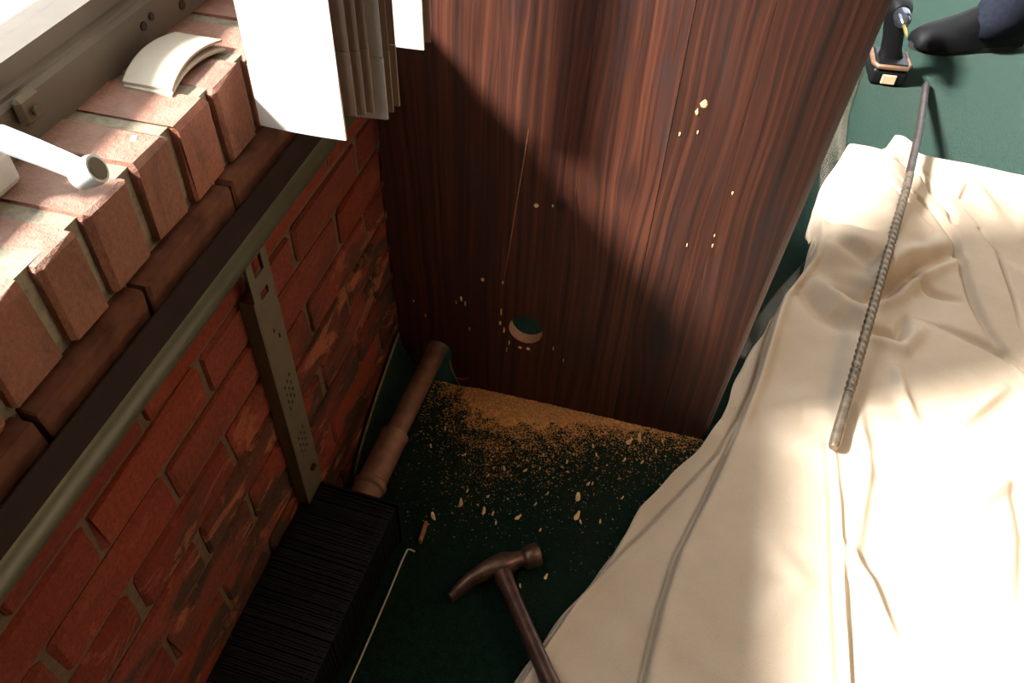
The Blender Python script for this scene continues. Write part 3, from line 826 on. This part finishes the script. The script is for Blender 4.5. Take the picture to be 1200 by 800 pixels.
# (polyline, amplitude, half width, step): amplitude of a ridge (+) or valley (-); step lifts the left-hand side
FOLDS = [
    ([(0.793, 0.01), (0.802, -0.106), (0.803, -0.261), (0.808, -0.392), (0.815, -0.6)], 0.0075, 0.006, 0.0),
    ([(0.785, 0.02), (0.793, -0.106), (0.794, -0.261), (0.799, -0.392), (0.806, -0.6)], -0.004, 0.006, 0.0),
    ([(0.745, 0.645), (0.802, 0.619), (0.856, 0.596), (0.90, 0.585)], -0.017, 0.020, 0.0),
    ([(0.75, 0.71), (0.82, 0.69), (0.90, 0.66)], 0.008, 0.025, 0.0),
    ([(0.788, 0.539), (0.827, 0.516), (0.871, 0.493)], -0.010, 0.012, 0.0),
    ([(0.733, 0.408), (0.784, 0.345), (0.842, 0.320)], -0.013, 0.018, 0.0),
    ([(0.76, 0.45), (0.82, 0.385), (0.87, 0.36)], 0.012, 0.022, 0.0),
    ([(0.805, 0.422), (0.857, 0.410), (0.901, 0.437), (0.953, 0.498), (1.056, 0.614)], -0.014, 0.012, 0.0),
    ([(0.81, 0.46), (0.87, 0.455), (0.93, 0.51), (1.04, 0.64)], 0.012, 0.018, 0.0),
    ([(0.87, 0.39), (0.93, 0.44), (1.00, 0.54), (1.06, 0.58)], 0.010, 0.018, 0.0),
    ([(0.953, 0.498), (0.998, 0.470), (1.049, 0.464)], -0.009, 0.010, 0.0),
    ([(0.982, 0.774), (1.022, 0.743), (1.052, 0.673), (1.061, 0.616), (1.076, 0.480), (1.098, 0.385), (1.123, 0.332)], -0.008, 0.007, 0.010),
    ([(1.121, 0.709), (1.149, 0.642), (1.164, 0.506), (1.167, 0.417)], -0.007, 0.007, -0.008),
    ([(1.015, 0.903), (1.029, 0.829), (1.061, 0.755), (1.058, 0.706)], -0.008, 0.008, 0.005),
    ([(0.863, 0.328), (0.904, 0.328), (0.925, 0.322), (0.940, 0.376)], -0.013, 0.010, 0.0),
    ([(0.88, 0.30), (0.93, 0.29), (0.965, 0.36)], 0.009, 0.016, 0.0),
    ([(1.014, 0.373), (1.078, 0.355), (1.123, 0.332), (1.165, 0.299), (1.30, 0.22)], -0.007, 0.008, 0.006),
    ([(1.004, 0.112), (1.064, 0.184), (1.109, 0.239)], 0.009, 0.012, 0.0),
    ([(0.915, 0.238), (0.919, 0.173), (0.938, 0.117)], 0.009, 0.013, 0.0),
    ([(0.839, 0.120), (0.850, -0.022), (0.817, -0.228)], 0.007, 0.012, 0.0),
    ([(0.811, -0.184), (0.842, -0.235), (0.875, -0.323)], 0.009, 0.012, 0.0),
    ([(0.997, -0.084), (1.062, 0.002), (1.125, 0.055)], 0.008, 0.014, 0.0),
    ([(1.096, 0.047), (1.096, -0.089), (1.070, -0.216)], -0.008, 0.013, 0.0),
    ([(0.684, -0.203), (0.739, -0.264), (0.679, -0.350)], 0.006, 0.026, 0.0),
    ([(0.66, 0.06), (0.74, 0.10), (0.80, 0.07)], 0.006, 0.030, 0.0),
    ([(0.825, 0.863), (0.874, 0.817), (0.914, 0.750), (0.947, 0.727)], -0.014, 0.010, -0.010),
    ([(0.91, 0.965), (0.93, 0.90), (1.00, 0.905)], -0.008, 0.008, 0.006),
    ([(1.247, 0.931), (1.224, 0.725)], 0.010, 0.014, 0.0),
    ([(0.92, 0.02), (0.96, -0.10), (0.93, -0.25)], 0.006, 0.020, 0.0),
    ([(1.16, 0.16), (1.20, 0.05), (1.28, 0.0)], 0.008, 0.016, 0.0),
    ([(1.18, 0.60), (1.25, 0.52), (1.34, 0.50)], 0.009, 0.018, 0.0),
    ([(1.08, 0.95), (1.14, 0.88), (1.17, 0.78)], 0.007, 0.022, 0.0),
]
def sst(x): 
    x = np.clip(x, 0, 1); return x * x * (3 - 2 * x)
def cloth_height(X, Y):
    h = np.full(X.shape, 0.0045)
    x2, x3, x4 = interp(L2, Y), interp(L3, Y), interp(L4, Y)
    for xl, st, w in ((x2, 0.0090, 0.006), (x3, 0.0110, 0.006), (x4, 0.0170, 0.007)):
        fade = sst((0.72 - Y) / 0.15)
        s = X - xl
        h += st * sst(s / w + 0.5) * fade + (1 - fade) * st
        h += 0.0045 * np.exp(-((s - w * 1.2) / 0.010) ** 2) * fade - 0.0080 * np.exp(-((s + w * 0.5) / 0.0036) ** 2) * fade
    # gathered hump by the far left corner
    hump = 0.064 * np.exp(-(((X - 0.86) / 0.11) ** 2) ** 1.5) * sst((Y - 0.44) / 0.10) * sst((1.03 - Y) / 0.16)
    hump *= sst((X - interp(edge, Y)) / 0.022)
    h += hump
    h += 0.018 * np.exp(-((X - 1.02) / 0.16) ** 2 - ((Y - 0.70) / 0.28) ** 2)
    # tucked-up corner at the top
    h += 0.020 * np.exp(-((X - 0.965) / 0.045) ** 2 - ((Y - 1.04) / 0.06) ** 2)
    # where it leans against the panel edge
    h += 0.020 * np.exp(-((X - interp(edge, Y) - 0.035) / 0.035) ** 2) * sst((Y + 0.06) / 0.10) * sst((0.40 - Y) / 0.2)
    for pl, amp, w, step in FOLDS:
        d, side, tt = seg_dist(X, Y, pl)
        f = np.sin(np.pi * np.clip(tt * 0.84 + 0.08, 0, 1)) ** 0.7
        h += 1.7 * amp * np.exp(-(d / w) ** 2) * f
        if step:
            h += abs(step) * f * np.exp(-(d / 0.07) ** 2) * np.where(side * math.copysign(1, step) > 0, sst(d / 0.010), 0.0)
    # soft waves and small crumples
    h += 0.0022 * np.sin(9 * X + 5 * np.sin(3.1 * Y)) * np.sin(7 * Y + 2.0) + 0.0011 * np.sin(31 * X + 6 * np.sin(11 * Y)) * np.cos(23 * Y + 4 * X)
    h += 0.0012 * np.sin(55 * (X * 0.8 + Y * 0.6) + 3 * np.sin(14 * Y)) * sst((np.sin(6 * X + 2) * np.sin(5 * Y + 1)) * 1.5)
    e = X - interp(edge, Y)
    h = np.maximum(h, 0.0025)
    return 0.0025 + (h - 0.0025) * sst((e + 0.004) / 0.012)
NU, NV = 430, 560
u = np.linspace(0, 1, NU) ** 1.15; v = np.linspace(0, 1, NV)
UU, VV = np.meshgrid(u, v)
Y0 = -0.95 + VV * (1.03 + 0.95)
XL = interp(edge, Y0)
Xc = XL + (1.62 - XL) * UU
Yc = -0.95 + VV * (interp(topt, Xc) + 0.95)
# small waviness of the hem
Xc += (1 - UU) ** 8 * (0.003 * np.sin(21 * Y0) + 0.0015 * np.sin(57 * Y0))
H = cloth_height(Xc, Yc)
H = 0.0025 + (H - 0.0025) * np.where(VV > 0.985, sst((1.0 - VV) / 0.015), 1.0)
co = np.stack([Xc, Yc, H], -1).reshape(-1, 3)
idx = np.arange(NU * NV).reshape(NV, NU)
quads = np.stack([idx[:-1, :-1], idx[:-1, 1:], idx[1:, 1:], idx[1:, :-1]], -1).reshape(-1, 4)
me = bpy.data.meshes.new('drop_cloth')
me.from_pydata(co.tolist(), [], quads.tolist())
cloth = link('drop_cloth', me, MT['cloth'], None, smooth=True)
md = cloth.modifiers.new('thick', 'SOLIDIFY'); md.thickness = 0.0012; md.offset = -1
tag(cloth, 'rumpled cream canvas drop cloth spread over the carpet', 'drop cloth')
def ch(x, y): return float(cloth_height(np.array([[x]]), np.array([[y]]))[0, 0])

# ------------------------------------------------------------------ hazy polythene lying beside the panel
bm = bmesh.new()
left = [(0.615, 0.22), (0.640, 0.30), (0.700, 0.45), (0.765, 0.58), (0.785, 0.86), (0.795, 1.02), (0.835, 1.22), (0.860, 1.40), (0.90, 1.66), (0.95, 1.92), (1.0, 2.2)]
rt = [(0.665, 0.22), (0.715, 0.30), (0.770, 0.45), (0.800, 0.66), (0.830, 0.86), (0.850, 1.02), (0.865, 1.22), (0.895, 1.40), (0.945, 1.66), (1.00, 1.92), (1.05, 2.2)]
rows = []
n = 120
for i in range(n + 1):
    y = 0.22 + (2.2 - 0.22) * i / n
    xa = float(np.interp(y, [p[1] for p in left], [p[0] for p in left])); xb = float(np.interp(y, [p[1] for p in rt], [p[0] for p in rt]))
    r = []
    for k in range(11):
        s = k / 10
        x = xa + (xb - xa) * s
        hgt = (0.0008 if y < 0.95 else 0.003) + max(0.0, 0.016 * math.sin(math.pi * s) * (0.6 + 0.4 * math.sin(4 * y))) * (0.0 if y < 1.0 else 1.0) + 0.003 * abs(mnoise.noise((x * 22, y * 3, 0))) * (0.1 if y < 1.0 else 1)
        r.append(bm.verts.new((x, y, hgt)))
    rows.append(r)
for p, q in zip(rows[:-1], rows[1:]):
    for k in range(10): bm.faces.new((p[k], p[k + 1], q[k + 1], q[k]))
ps = bm_obj('plastic_sheet', bm, MT['polythene'], smooth=True)
md = ps.modifiers.new('thick', 'SOLIDIFY'); md.thickness = 0.0006; md.offset = 1
tag(ps, 'strip of hazy plastic sheeting on the carpet beside the wooden panel', 'plastic sheet')

# ------------------------------------------------------------------ long drill bit on the cloth
P0, P1 = Vector((0.789, -0.006, 0)), Vector((1.088, 1.455, 0))
P0.z = 0.0; P1.z = 0.0
dirb = (P1 - P0)
need = 0.0
# rests on the highest folds beneath it
z_near = max(ch(P0.x + dirb.x * t, P0.y + dirb.y * t) for t in np.linspace(0.0, 0.25, 60)) + 0.009
z_hump = max(ch(P0.x + dirb.x * t, P0.y + dirb.y * t) for t in np.linspace(0.25, 0.70, 160)) + 0.009
z_far = 0.0105
zs = [max(z_near, 0.03), z_hump, z_far]
bit = empty('long_drill_bit', (P0.x, P0.y, 0)); tag(bit, 'long steel drill bit with ribbed lower half lying on the cream cloth', 'drill bit')
def bp(t):
    z = np.interp(t, [0, 0.5, 0.72, 1.0], [zs[0], zs[1], zs[1] * 0.75 + 0.004, zs[2]])
    return Vector((dirb.x * t, dirb.y * t, float(z)))
# ribbed length: spiral flute made as a twisted lobed section
bm = bmesh.new()
nseg, nr = 420, 14
rings = []
t0, t1 = 0.085, 0.55
for i in range(nseg + 1):
    t = t0 + (t1 - t0) * i / nseg
    c = bp(t); tw = 2 * math.pi * 46 * (t - t0)
    axis = dirb.normalized(); uu = Vector((0, 0, 1)); vv = axis.cross(uu).normalized()
    ring = []
    for k in range(nr):
        aa = 2 * math.pi * k / nr
        rr = 0.0100 * (1 - 0.17 * (0.5 + 0.5 * math.cos(2 * (aa - tw))))
        ring.append(c + uu * (rr * math.sin(aa)) + vv * (rr * math.cos(aa)))
    rings.append(ring)
loft(bm, rings)
bm_obj('flute', bm, MT['bit'], bit, auto=1.0)
tube('tip', [bp(0.0), bp(0.004), bp(0.012), bp(0.04), bp(0.0845)], [0.0075, 0.0098, 0.0104, 0.0100, 0.0088], MT['bit'], bit, seg=14)
tube('shank', [bp(0.5505), bp(0.72), bp(0.86), bp(0.985), bp(1.0)], [0.0092, 0.0092, 0.0098, 0.0098, 0.0070], MT['shank'], bit, seg=14)

# ------------------------------------------------------------------ claw hammer
hm = empty('claw_hammer', (0.30, -0.345, 0.0)); tag(hm, 'old rusty claw hammer lying on the green carpet and cloth edge', 'hammer')
HO = Vector((0.30, -0.345, 0.0))
ctr = [(0.232, -0.417, 0.006, 0.0050, 0.011), (0.240, -0.402, 0.009, 0.0060, 0.0125), (0.254, -0.383, 0.013, 0.0075, 0.013), (0.270, -0.366, 0.0155, 0.0095, 0.0135),
       (0.285, -0.354, 0.017, 0.0120, 0.0140), (0.299, -0.345, 0.0175, 0.0135, 0.0145), (0.311, -0.336, 0.0175, 0.0105, 0.0120), (0.319, -0.330, 0.0175, 0.0088, 0.0095), (0.325, -0.326, 0.0175, 0.0092, 0.0095)]
def sect(c, t, ru, rz, n=14, pw=0.75):
    up = Vector((0, 0, 1)); sd = up.cross(t).normalized()
    r = []
    for k in range(n):
        a = 2 * math.pi * k / n
        cc, ss = math.cos(a), math.sin(a)
        cc = math.copysign(abs(cc) ** pw, cc); ss = math.copysign(abs(ss) ** pw, ss)
        r.append(c + sd * ru * cc + up * rz * ss)
    return r
bm = bmesh.new()
rg = []
for i, (x, y, z, ru, rz) in enumerate(ctr):
    p = Vector((x, y, z + 0.002)); q0 = Vector(ctr[max(i - 1, 0)][:3]); q1 = Vector(ctr[min(i + 1, len(ctr) - 1)][:3])
    tg = q1 - q0; tg.z = 0; tg.normalize()
    rg.append([w - HO for w in sect(p + Vector((0, 0, rz * 0.3)), tg, ru * 1.32, rz * 1.3)])
loft(bm, rg)
hd = bm_obj('head', bm, MT['iron'], hm, auto=0.8)
# poll (striking face)
tg = Vector((0.84, 0.54, 0)).normalized()
cpt = Vector((0.322, -0.328, 0.0215))
bm = bmesh.new()
loft(bm, [[w - HO for w in sect(cpt + tg * s, tg, r, r, 18, 1.0)] for s, r in ((0.0, 0.0125), (0.004, 0.0165), (0.007, 0.0185), (0.026, 0.0190), (0.029, 0.0170))])
bm_obj('striking_face', bm, MT['iron'], hm, auto=0.7)
# the slot between the claws
bm = bmesh.new()
for (xa, ya) in ((0.2365, -0.408),):
    add_tube(bm, [Vector((0.2310, -0.4165, 0.0250)) - HO, Vector((0.2420, -0.3995, 0.0300)) - HO, Vector((0.2530, -0.3840, 0.0340)) - HO], [0.0022, 0.0018, 0.0006], 6)
bm_obj('claw_slot', bm, MT['dark_stain'], hm)
hdir = Vector((0.590, -0.807, 0)).normalized()
hp = []
hl = [(0.0, 0.0110, 0.0145), (0.016, 0.0125, 0.0140), (0.035, 0.0110, 0.0115), (0.06, 0.0102, 0.0105), (0.11, 0.0098, 0.0105), (0.17, 0.0102, 0.0115), (0.23, 0.0122, 0.0135), (0.28, 0.0130, 0.0145), (0.300, 0.0125, 0.014), (0.305, 0.0085, 0.010)]
bm = bmesh.new(); rg = []
for s, ru, rz in hl:
    c = Vector((0.293, -0.352, 0.0)) + hdir * s
    need = ch(c.x, c.y) if c.x > float(interp(edge, c.y)) - 0.01 else 0.0
    c.z = 0.0215 + 0.075 * s
    rg.append([w - HO for w in sect(c, hdir, ru * 1.22, rz * 1.15, 14, 0.85)])
loft(bm, rg)
bm_obj('handle', bm, MT['handle'], hm, auto=0.8)

# ------------------------------------------------------------------ wire, shim, sawdust, chips
bm = bmesh.new()
add_tube(bm, [(0.153, -0.352, 0.004), (0.147, -0.353, 0.009), (0.1425, -0.355, 0.0105), (0.1405, -0.375, 0.0095), (0.1385, -0.44, 0.007), (0.1355, -0.51, 0.0055), (0.1315, -0.58, 0.004), (0.125, -0.68, 0.003)], 0.0015, 6)
o = bm_obj('bent_wire', bm, MT['wire']); tag(o, 'thin cream wire with a bent tip on the carpet beside the heater', 'wire')
bm = bmesh.new(); add_box(bm, (-0.0025, -0.018, 0.0), (0.0025, 0.018, 0.014), 0.001)
o = bm_obj('wood_shim', bm, MT['scratch']); o.location = (0.156, -0.318, 0.001); o.rotation_euler = (0, 0, math.radians(2))
tag(o, 'small brown wooden shim at the far corner of the heater', 'wood shim')

# sawdust: a thin drift against the panel and thousands of grains
def drift(x, y):
    lx = np.interp(x, [0.06, 0.12, 0.16, 0.24, 0.32, 0.42, 0.52, 0.6], [0.0, 0.3, 1.0, 1.0, 0.85, 0.6, 0.22, 0.05])
    wd = np.interp(x, [0.06, 0.14, 0.22, 0.30, 0.40, 0.60], [0.02, 0.045, 0.070, 0.055, 0.030, 0.012])
    return lx * np.exp(-(np.abs(y) / wd) ** 1.3)
verts, faces = [], []
gx, gy = 130, 34
base = 0
for j in range(gy + 1):
    for i in range(gx + 1):
        x = 0.105 + 0.44 * i / gx; y = -0.001 - 0.10 * j / gy
        d = float(drift(x, y)) + 0.22 * mnoise.noise((x * 60, y * 60, 0)) + 0.14 * mnoise.noise((x * 190, y * 190, 3))
        verts.append((x, y, 0.0065 * (d - 0.40)))
for j in range(gy):
    for i in range(gx):
        a = j * (gx + 1) + i
        zz = max(verts[a][2], verts[a + 1][2], verts[a + gx + 1][2], verts[a + gx + 2][2])
        if zz > -0.0002: faces.append((a, a + 1, a + gx + 2, a + gx + 1))
cnt = 0
tries = rng.random((170000, 4))
for k in range(len(tries)):
    x = 0.07 + 0.52 * tries[k, 0]; y = -0.0015 - 0.33 * tries[k, 1] ** 1.5
    dens = float(drift(x, y * 0.75)) * 0.85 + 0.055 * math.exp(-(abs(y) / 0.13) ** 1.6) + 0.0035
    clump = 0.5 + 0.9 * max(0.0, mnoise.noise((x * 45, y * 45, 7)) + 0.35)
    if tries[k, 2] > dens * clump: continue
    s = 0.0005 + 0.0009 * tries[k, 3] ** 2
    if tries[k, 3] > 0.97: s *= 1.7
    a1 = random.uniform(0, 6.28); el = random.uniform(0.8, 1.9)
    ca, sa = math.cos(a1), math.sin(a1)
    z0 = max(0.0, 0.0065 * (float(drift(x, y)) - 0.40)) + 0.0004
    b0 = len(verts)
    for (px, py, pz) in ((-1, -0.6, 0), (1, -0.6, 0.2), (0.2, 0.8, 0.1), (0, 0, 1.3)):
        px *= el
        verts.append((x + s * (px * ca - py * sa), min(-0.0002, y + s * (px * sa + py * ca)), z0 + s * pz))
    faces += [(b0, b0 + 2, b0 + 1), (b0, b0 + 1, b0 + 3), (b0 + 1, b0 + 2, b0 + 3), (b0 + 2, b0, b0 + 3)]
    cnt += 1
print('grains', cnt)
me = bpy.data.meshes.new('sawdust'); me.from_pydata(verts, [], faces)
o = link('sawdust', me, MT['dust']); tag(o, 'orange sawdust drifted on the carpet at the foot of the panel', 'sawdust', kind='stuff')

chip_pos = [(0.161, -0.283), (0.198, -0.246), (0.239, -0.251), (0.254, -0.252), (0.264, -0.267), (0.296, -0.247), (0.318, -0.215), (0.333, -0.189), (0.385, -0.184), (0.390, -0.219), (0.398, -0.227), (0.429, -0.218), (0.337, -0.260), (0.449, -0.045), (0.467, -0.032), (0.500, -0.052), (0.390, -0.071), (0.399, -0.088), (0.309, -0.114), (0.352, -0.118), (0.285, -0.154), (0.250, -0.160), (0.125, -0.106), (0.113, -0.150), (0.174, -0.152), (0.238, -0.222), (0.201, -0.221), (0.448, -0.086), (0.479, -0.082), (0.396, -0.151), (0.403, -0.149), (0.457, -0.163), (0.329, -0.363), (0.364, -0.338)]
big = {0: 1.2, 1: 1.2, 2: 1.1, 5: 1.1, 8: 1.6, 9: 1.5, 13: 1.5, 14: 1.4, 33: 0.9}
CHIP_LABEL = {0: 'pale wood chip lying nearest the black heater, beside the shim', 8: 'upper of the two largest pale wood chips in the middle of the carpet',
              9: 'lower of the two largest pale wood chips in the middle of the carpet', 32: 'wood chip in the angle between the hammer head and its handle',
              33: 'wood chip on the carpet just right of the hammer, close to the cloth'}
chip_meshes = []
for q in range(4):
    bm = bmesh.new()
    n = 7; ln = 0.0062; wd = 0.0026
    g = []
    for i in range(n):
        s = -1 + 2 * i / (n - 1)
        ww = wd * (1 - 0.55 * s * s) * random.uniform(0.75, 1.15)
        z = 0.0026 * s * s * random.uniform(0.5, 1.4) + 0.0004
        g.append([Vector((-ww, ln * s, z)), Vector((ww, ln * s, z + random.uniform(0, .0008))), Vector((ww * .9, ln * s, z + 0.0012)), Vector((-ww * .9, ln * s, z + 0.0012))])
    loft(bm, g)
    bmesh.ops.recalc_face_normals(bm, faces=bm.faces)
    me = bpy.data.meshes.new('wood_chip'); bm.to_mesh(me); bm.free(); me.materials.append(MT['pale_wood'])
    chip_meshes.append(me)
for k, (x, y) in enumerate(chip_pos):
    o = link('wood_chip', chip_meshes[k % 4]); o.location = (x, y, 0.0012)
    o.rotation_euler = (random.uniform(-.2, .2), random.uniform(-.25, .25), random.uniform(-0.7, 0.7))
    s = big.get(k, random.uniform(0.55, 0.85)); o.scale = (s, s, s)
    tag(o, CHIP_LABEL.get(k, 'small pale wood chip scattered on the dark green carpet'), 'wood chip', 'wood chips on the carpet')

# ------------------------------------------------------------------ cordless drill standing on its battery
dr = empty('cordless_drill', (0.972, 1.475, 0.0), math.radians(4)); tag(dr, 'black cordless drill standing on its battery near the black shoe', 'power drill')
bm = bmesh.new(); add_box(bm, (-0.050, -0.052, 0.001), (0.050, 0.066, 0.050), 0.010, 3)
bt = bm_obj('battery', bm, MT['black'], dr, auto=0.9)
bm = bmesh.new(); add_box(bm, (-0.020, -0.056, 0.008), (0.020, -0.0505, 0.036), 0.002, 1)
o = bm_obj('latch', bm, MT['beige'], bt); o['label'] = 'beige square latch on the battery front'
rp = [(-0.048, 0.05), (-0.050, -0.030), (-0.040, -0.050), (0.040, -0.050), (0.050, -0.030), (0.048, 0.05)]
bm = bmesh.new(); add_tube(bm, [Vector((x, y, 0.057)) for x, y in rp], 0.0075, 8)
bm_obj('base_trim', bm, MT['bronze'], dr, auto=0.8)
bm = bmesh.new(); add_box(bm, (-0.044, -0.046, 0.0505), (0.044, 0.055, 0.066), 0.005, 2)
bm_obj('foot', bm, MT['black'], dr)
bm = bmesh.new()
add_tube(bm, [(-0.002, 0.010, 0.060), (-0.008, 0.006, 0.085), (-0.018, 0.004, 0.13), (-0.028, 0.006, 0.175), (-0.032, 0.008, 0.20)], [0.030, 0.024, 0.0235, 0.026, 0.030], 14, sx=0.92, sy=1.2, pw=0.85)
bm_obj('grip', bm, MT['black'], dr, auto=0.9)
bm = bmesh.new()
add_tube(bm, [(-0.034, 0.105, 0.218), (-0.034, 0.095, 0.218), (-0.034, 0.02, 0.216), (-0.034, -0.035, 0.213), (-0.034, -0.052, 0.212)], [0.024, 0.033, 0.035, 0.031, 0.024], 18)
bm_obj('motor_housing', bm, MT['black'], dr, auto=0.8)
bm = bmesh.new()
add_tube(bm, [(-0.034, -0.052, 0.212), (-0.034, -0.058, 0.2115), (-0.034, -0.088, 0.209), (-0.034, -0.104, 0.2075), (-0.034, -0.112, 0.207)], [0.021, 0.0225, 0.0215, 0.015, 0.008], 18)
bm_obj('chuck', bm, MT['chrome'], dr, auto=0.7)
tube('drill_tip', [(-0.034, -0.112, 0.207), (-0.033, -0.150, 0.204), (-0.0325, -0.168, 0.2025)], [0.0042, 0.0042, 0.0012], MT['brass'], dr, seg=8)
tube('trigger', [(-0.012, -0.020, 0.165), (-0.014, -0.026, 0.185)], 0.008, MT['black'], dr, seg=8)

# ------------------------------------------------------------------ person: one shoe and trouser leg in view
pe = empty('person', (1.33, 1.80, 0.0), math.radians(21)); tag(pe, 'person in dark navy trousers and black shoe standing behind the drill', 'person')
# local axes: -x is the toe direction
prof = [(-0.285, 0.026, 0.030, 0.018), (-0.275, 0.040, 0.046, 0.024), (-0.250, 0.050, 0.058, 0.030), (-0.205, 0.056, 0.070, 0.037), (-0.155, 0.053, 0.086, 0.044), (-0.110, 0.047, 0.106, 0.053),
        (-0.065, 0.043, 0.122, 0.060), (-0.010, 0.041, 0.124, 0.062), (0.035, 0.040, 0.118, 0.060), (0.062, 0.034, 0.105, 0.055), (0.072, 0.022, 0.085, 0.045)]
bm = bmesh.new(); rg = []
for x, w, top, mid in [(x, w * 1.12, 0.014 + (tp - 0.014) * 1.22, m) for x, w, tp, m in prof]:
    r = []
    n = 16
    for k in range(n):
        a = 2 * math.pi * k / n
        c, s = math.cos(a), math.sin(a)
        zz = 0.014 if s < 0 else 0.014 + (top - 0.014) * (s ** 0.8)
        ww = w * (1 if s < 0.3 else 1 - 0.25 * (s - 0.3))
        r.append(Vector((x, ww * math.copysign(abs(c) ** 0.8, c), zz if s >= 0 else 0.014 + 0.004 * s)))
    rg.append(r)
loft(bm, rg)
shoe = bm_obj('shoe', bm, MT['shoe'], pe, auto=1.0)
bm = bmesh.new()
outl = []
for t in range(40):
    a = 2 * math.pi * t / 40
    x = -0.106 + 0.184 * math.cos(a)
    w = np.interp(x, [-0.29, -0.25, -0.20, -0.10, 0.03, 0.078], [0.030, 0.050, 0.060, 0.050, 0.045, 0.030])
    sn = math.sin(a)
    outl.append((x, float(w) * math.copysign(min(1.0, abs(sn) * 1.6) ** 0.8, sn)))
loft(bm, [[Vector((x, y, 0.001)) for x, y in outl], [Vector((x, y, 0.018)) for x, y in outl]])
bm_obj('sole', bm, MT['sole'], shoe)
bm = bmesh.new(); rg = []
for (z, xo, yo, rx, ry, wob) in ((0.052, -0.022, 0, 0.082, 0.056, .006), (0.062, -0.026, 0, 0.104, 0.070, .010), (0.105, -0.022, 0, 0.100, 0.074, .008), (0.16, -0.008, 0, 0.088, 0.072, .006), (0.24, 0.014, 0.0, 0.074, 0.066, .005), (0.36, 0.018, 0, 0.077, 0.072, .004),
                               (0.48, 0.008, 0, 0.083, 0.080, .004), (0.56, -0.004, 0, 0.086, 0.086, .005), (0.72, -0.002, 0.004, 0.096, 0.095, .004), (0.9, 0.008, 0.012, 0.108, 0.105, .003), (0.95, 0.010, 0.015, 0.10, 0.10, .0)):
    r = []
    for k in range(28):
        a = 2 * math.pi * k / 28
        q = 1 + wob / 0.07 * math.sin(3 * a + z * 31) * 0.9
        r.append(Vector((xo + rx * q * math.cos(a), yo + ry * q * math.sin(a), z + 0.010 * math.cos(a) * (1 if z < 0.1 else 0))))
    rg.append(r)
loft(bm, rg)
bm_obj('trouser_leg', bm, MT['trouser'], pe, smooth=True)

# ------------------------------------------------------------------ unseen warm fill lamp added under the ceiling
lamp = empty('fill_lamp', (2.35, 0.10, ZC)); tag(lamp, 'round warm fill lamp added unseen above the room', 'fill lamp')
bm = bmesh.new(); add_tube(bm, [(0, 0, -0.002), (0, 0, -0.03)], 0.20, 28)
bm_obj('lamp_base', bm, MT['white_paint'], lamp)
t = NT('lamp_glow'); t.b.inputs['Emission Color'].default_value = (1.0, 0.66, 0.36, 1); t.b.inputs['Emission Strength'].default_value = 42.0
bm = bmesh.new(); add_tube(bm, [(0, 0, -0.0305), (0, 0, -0.06), (0, 0, -0.075)], [0.18, 0.17, 0.10], 28)
bm_obj('shade', bm, t.m, lamp, smooth=True)
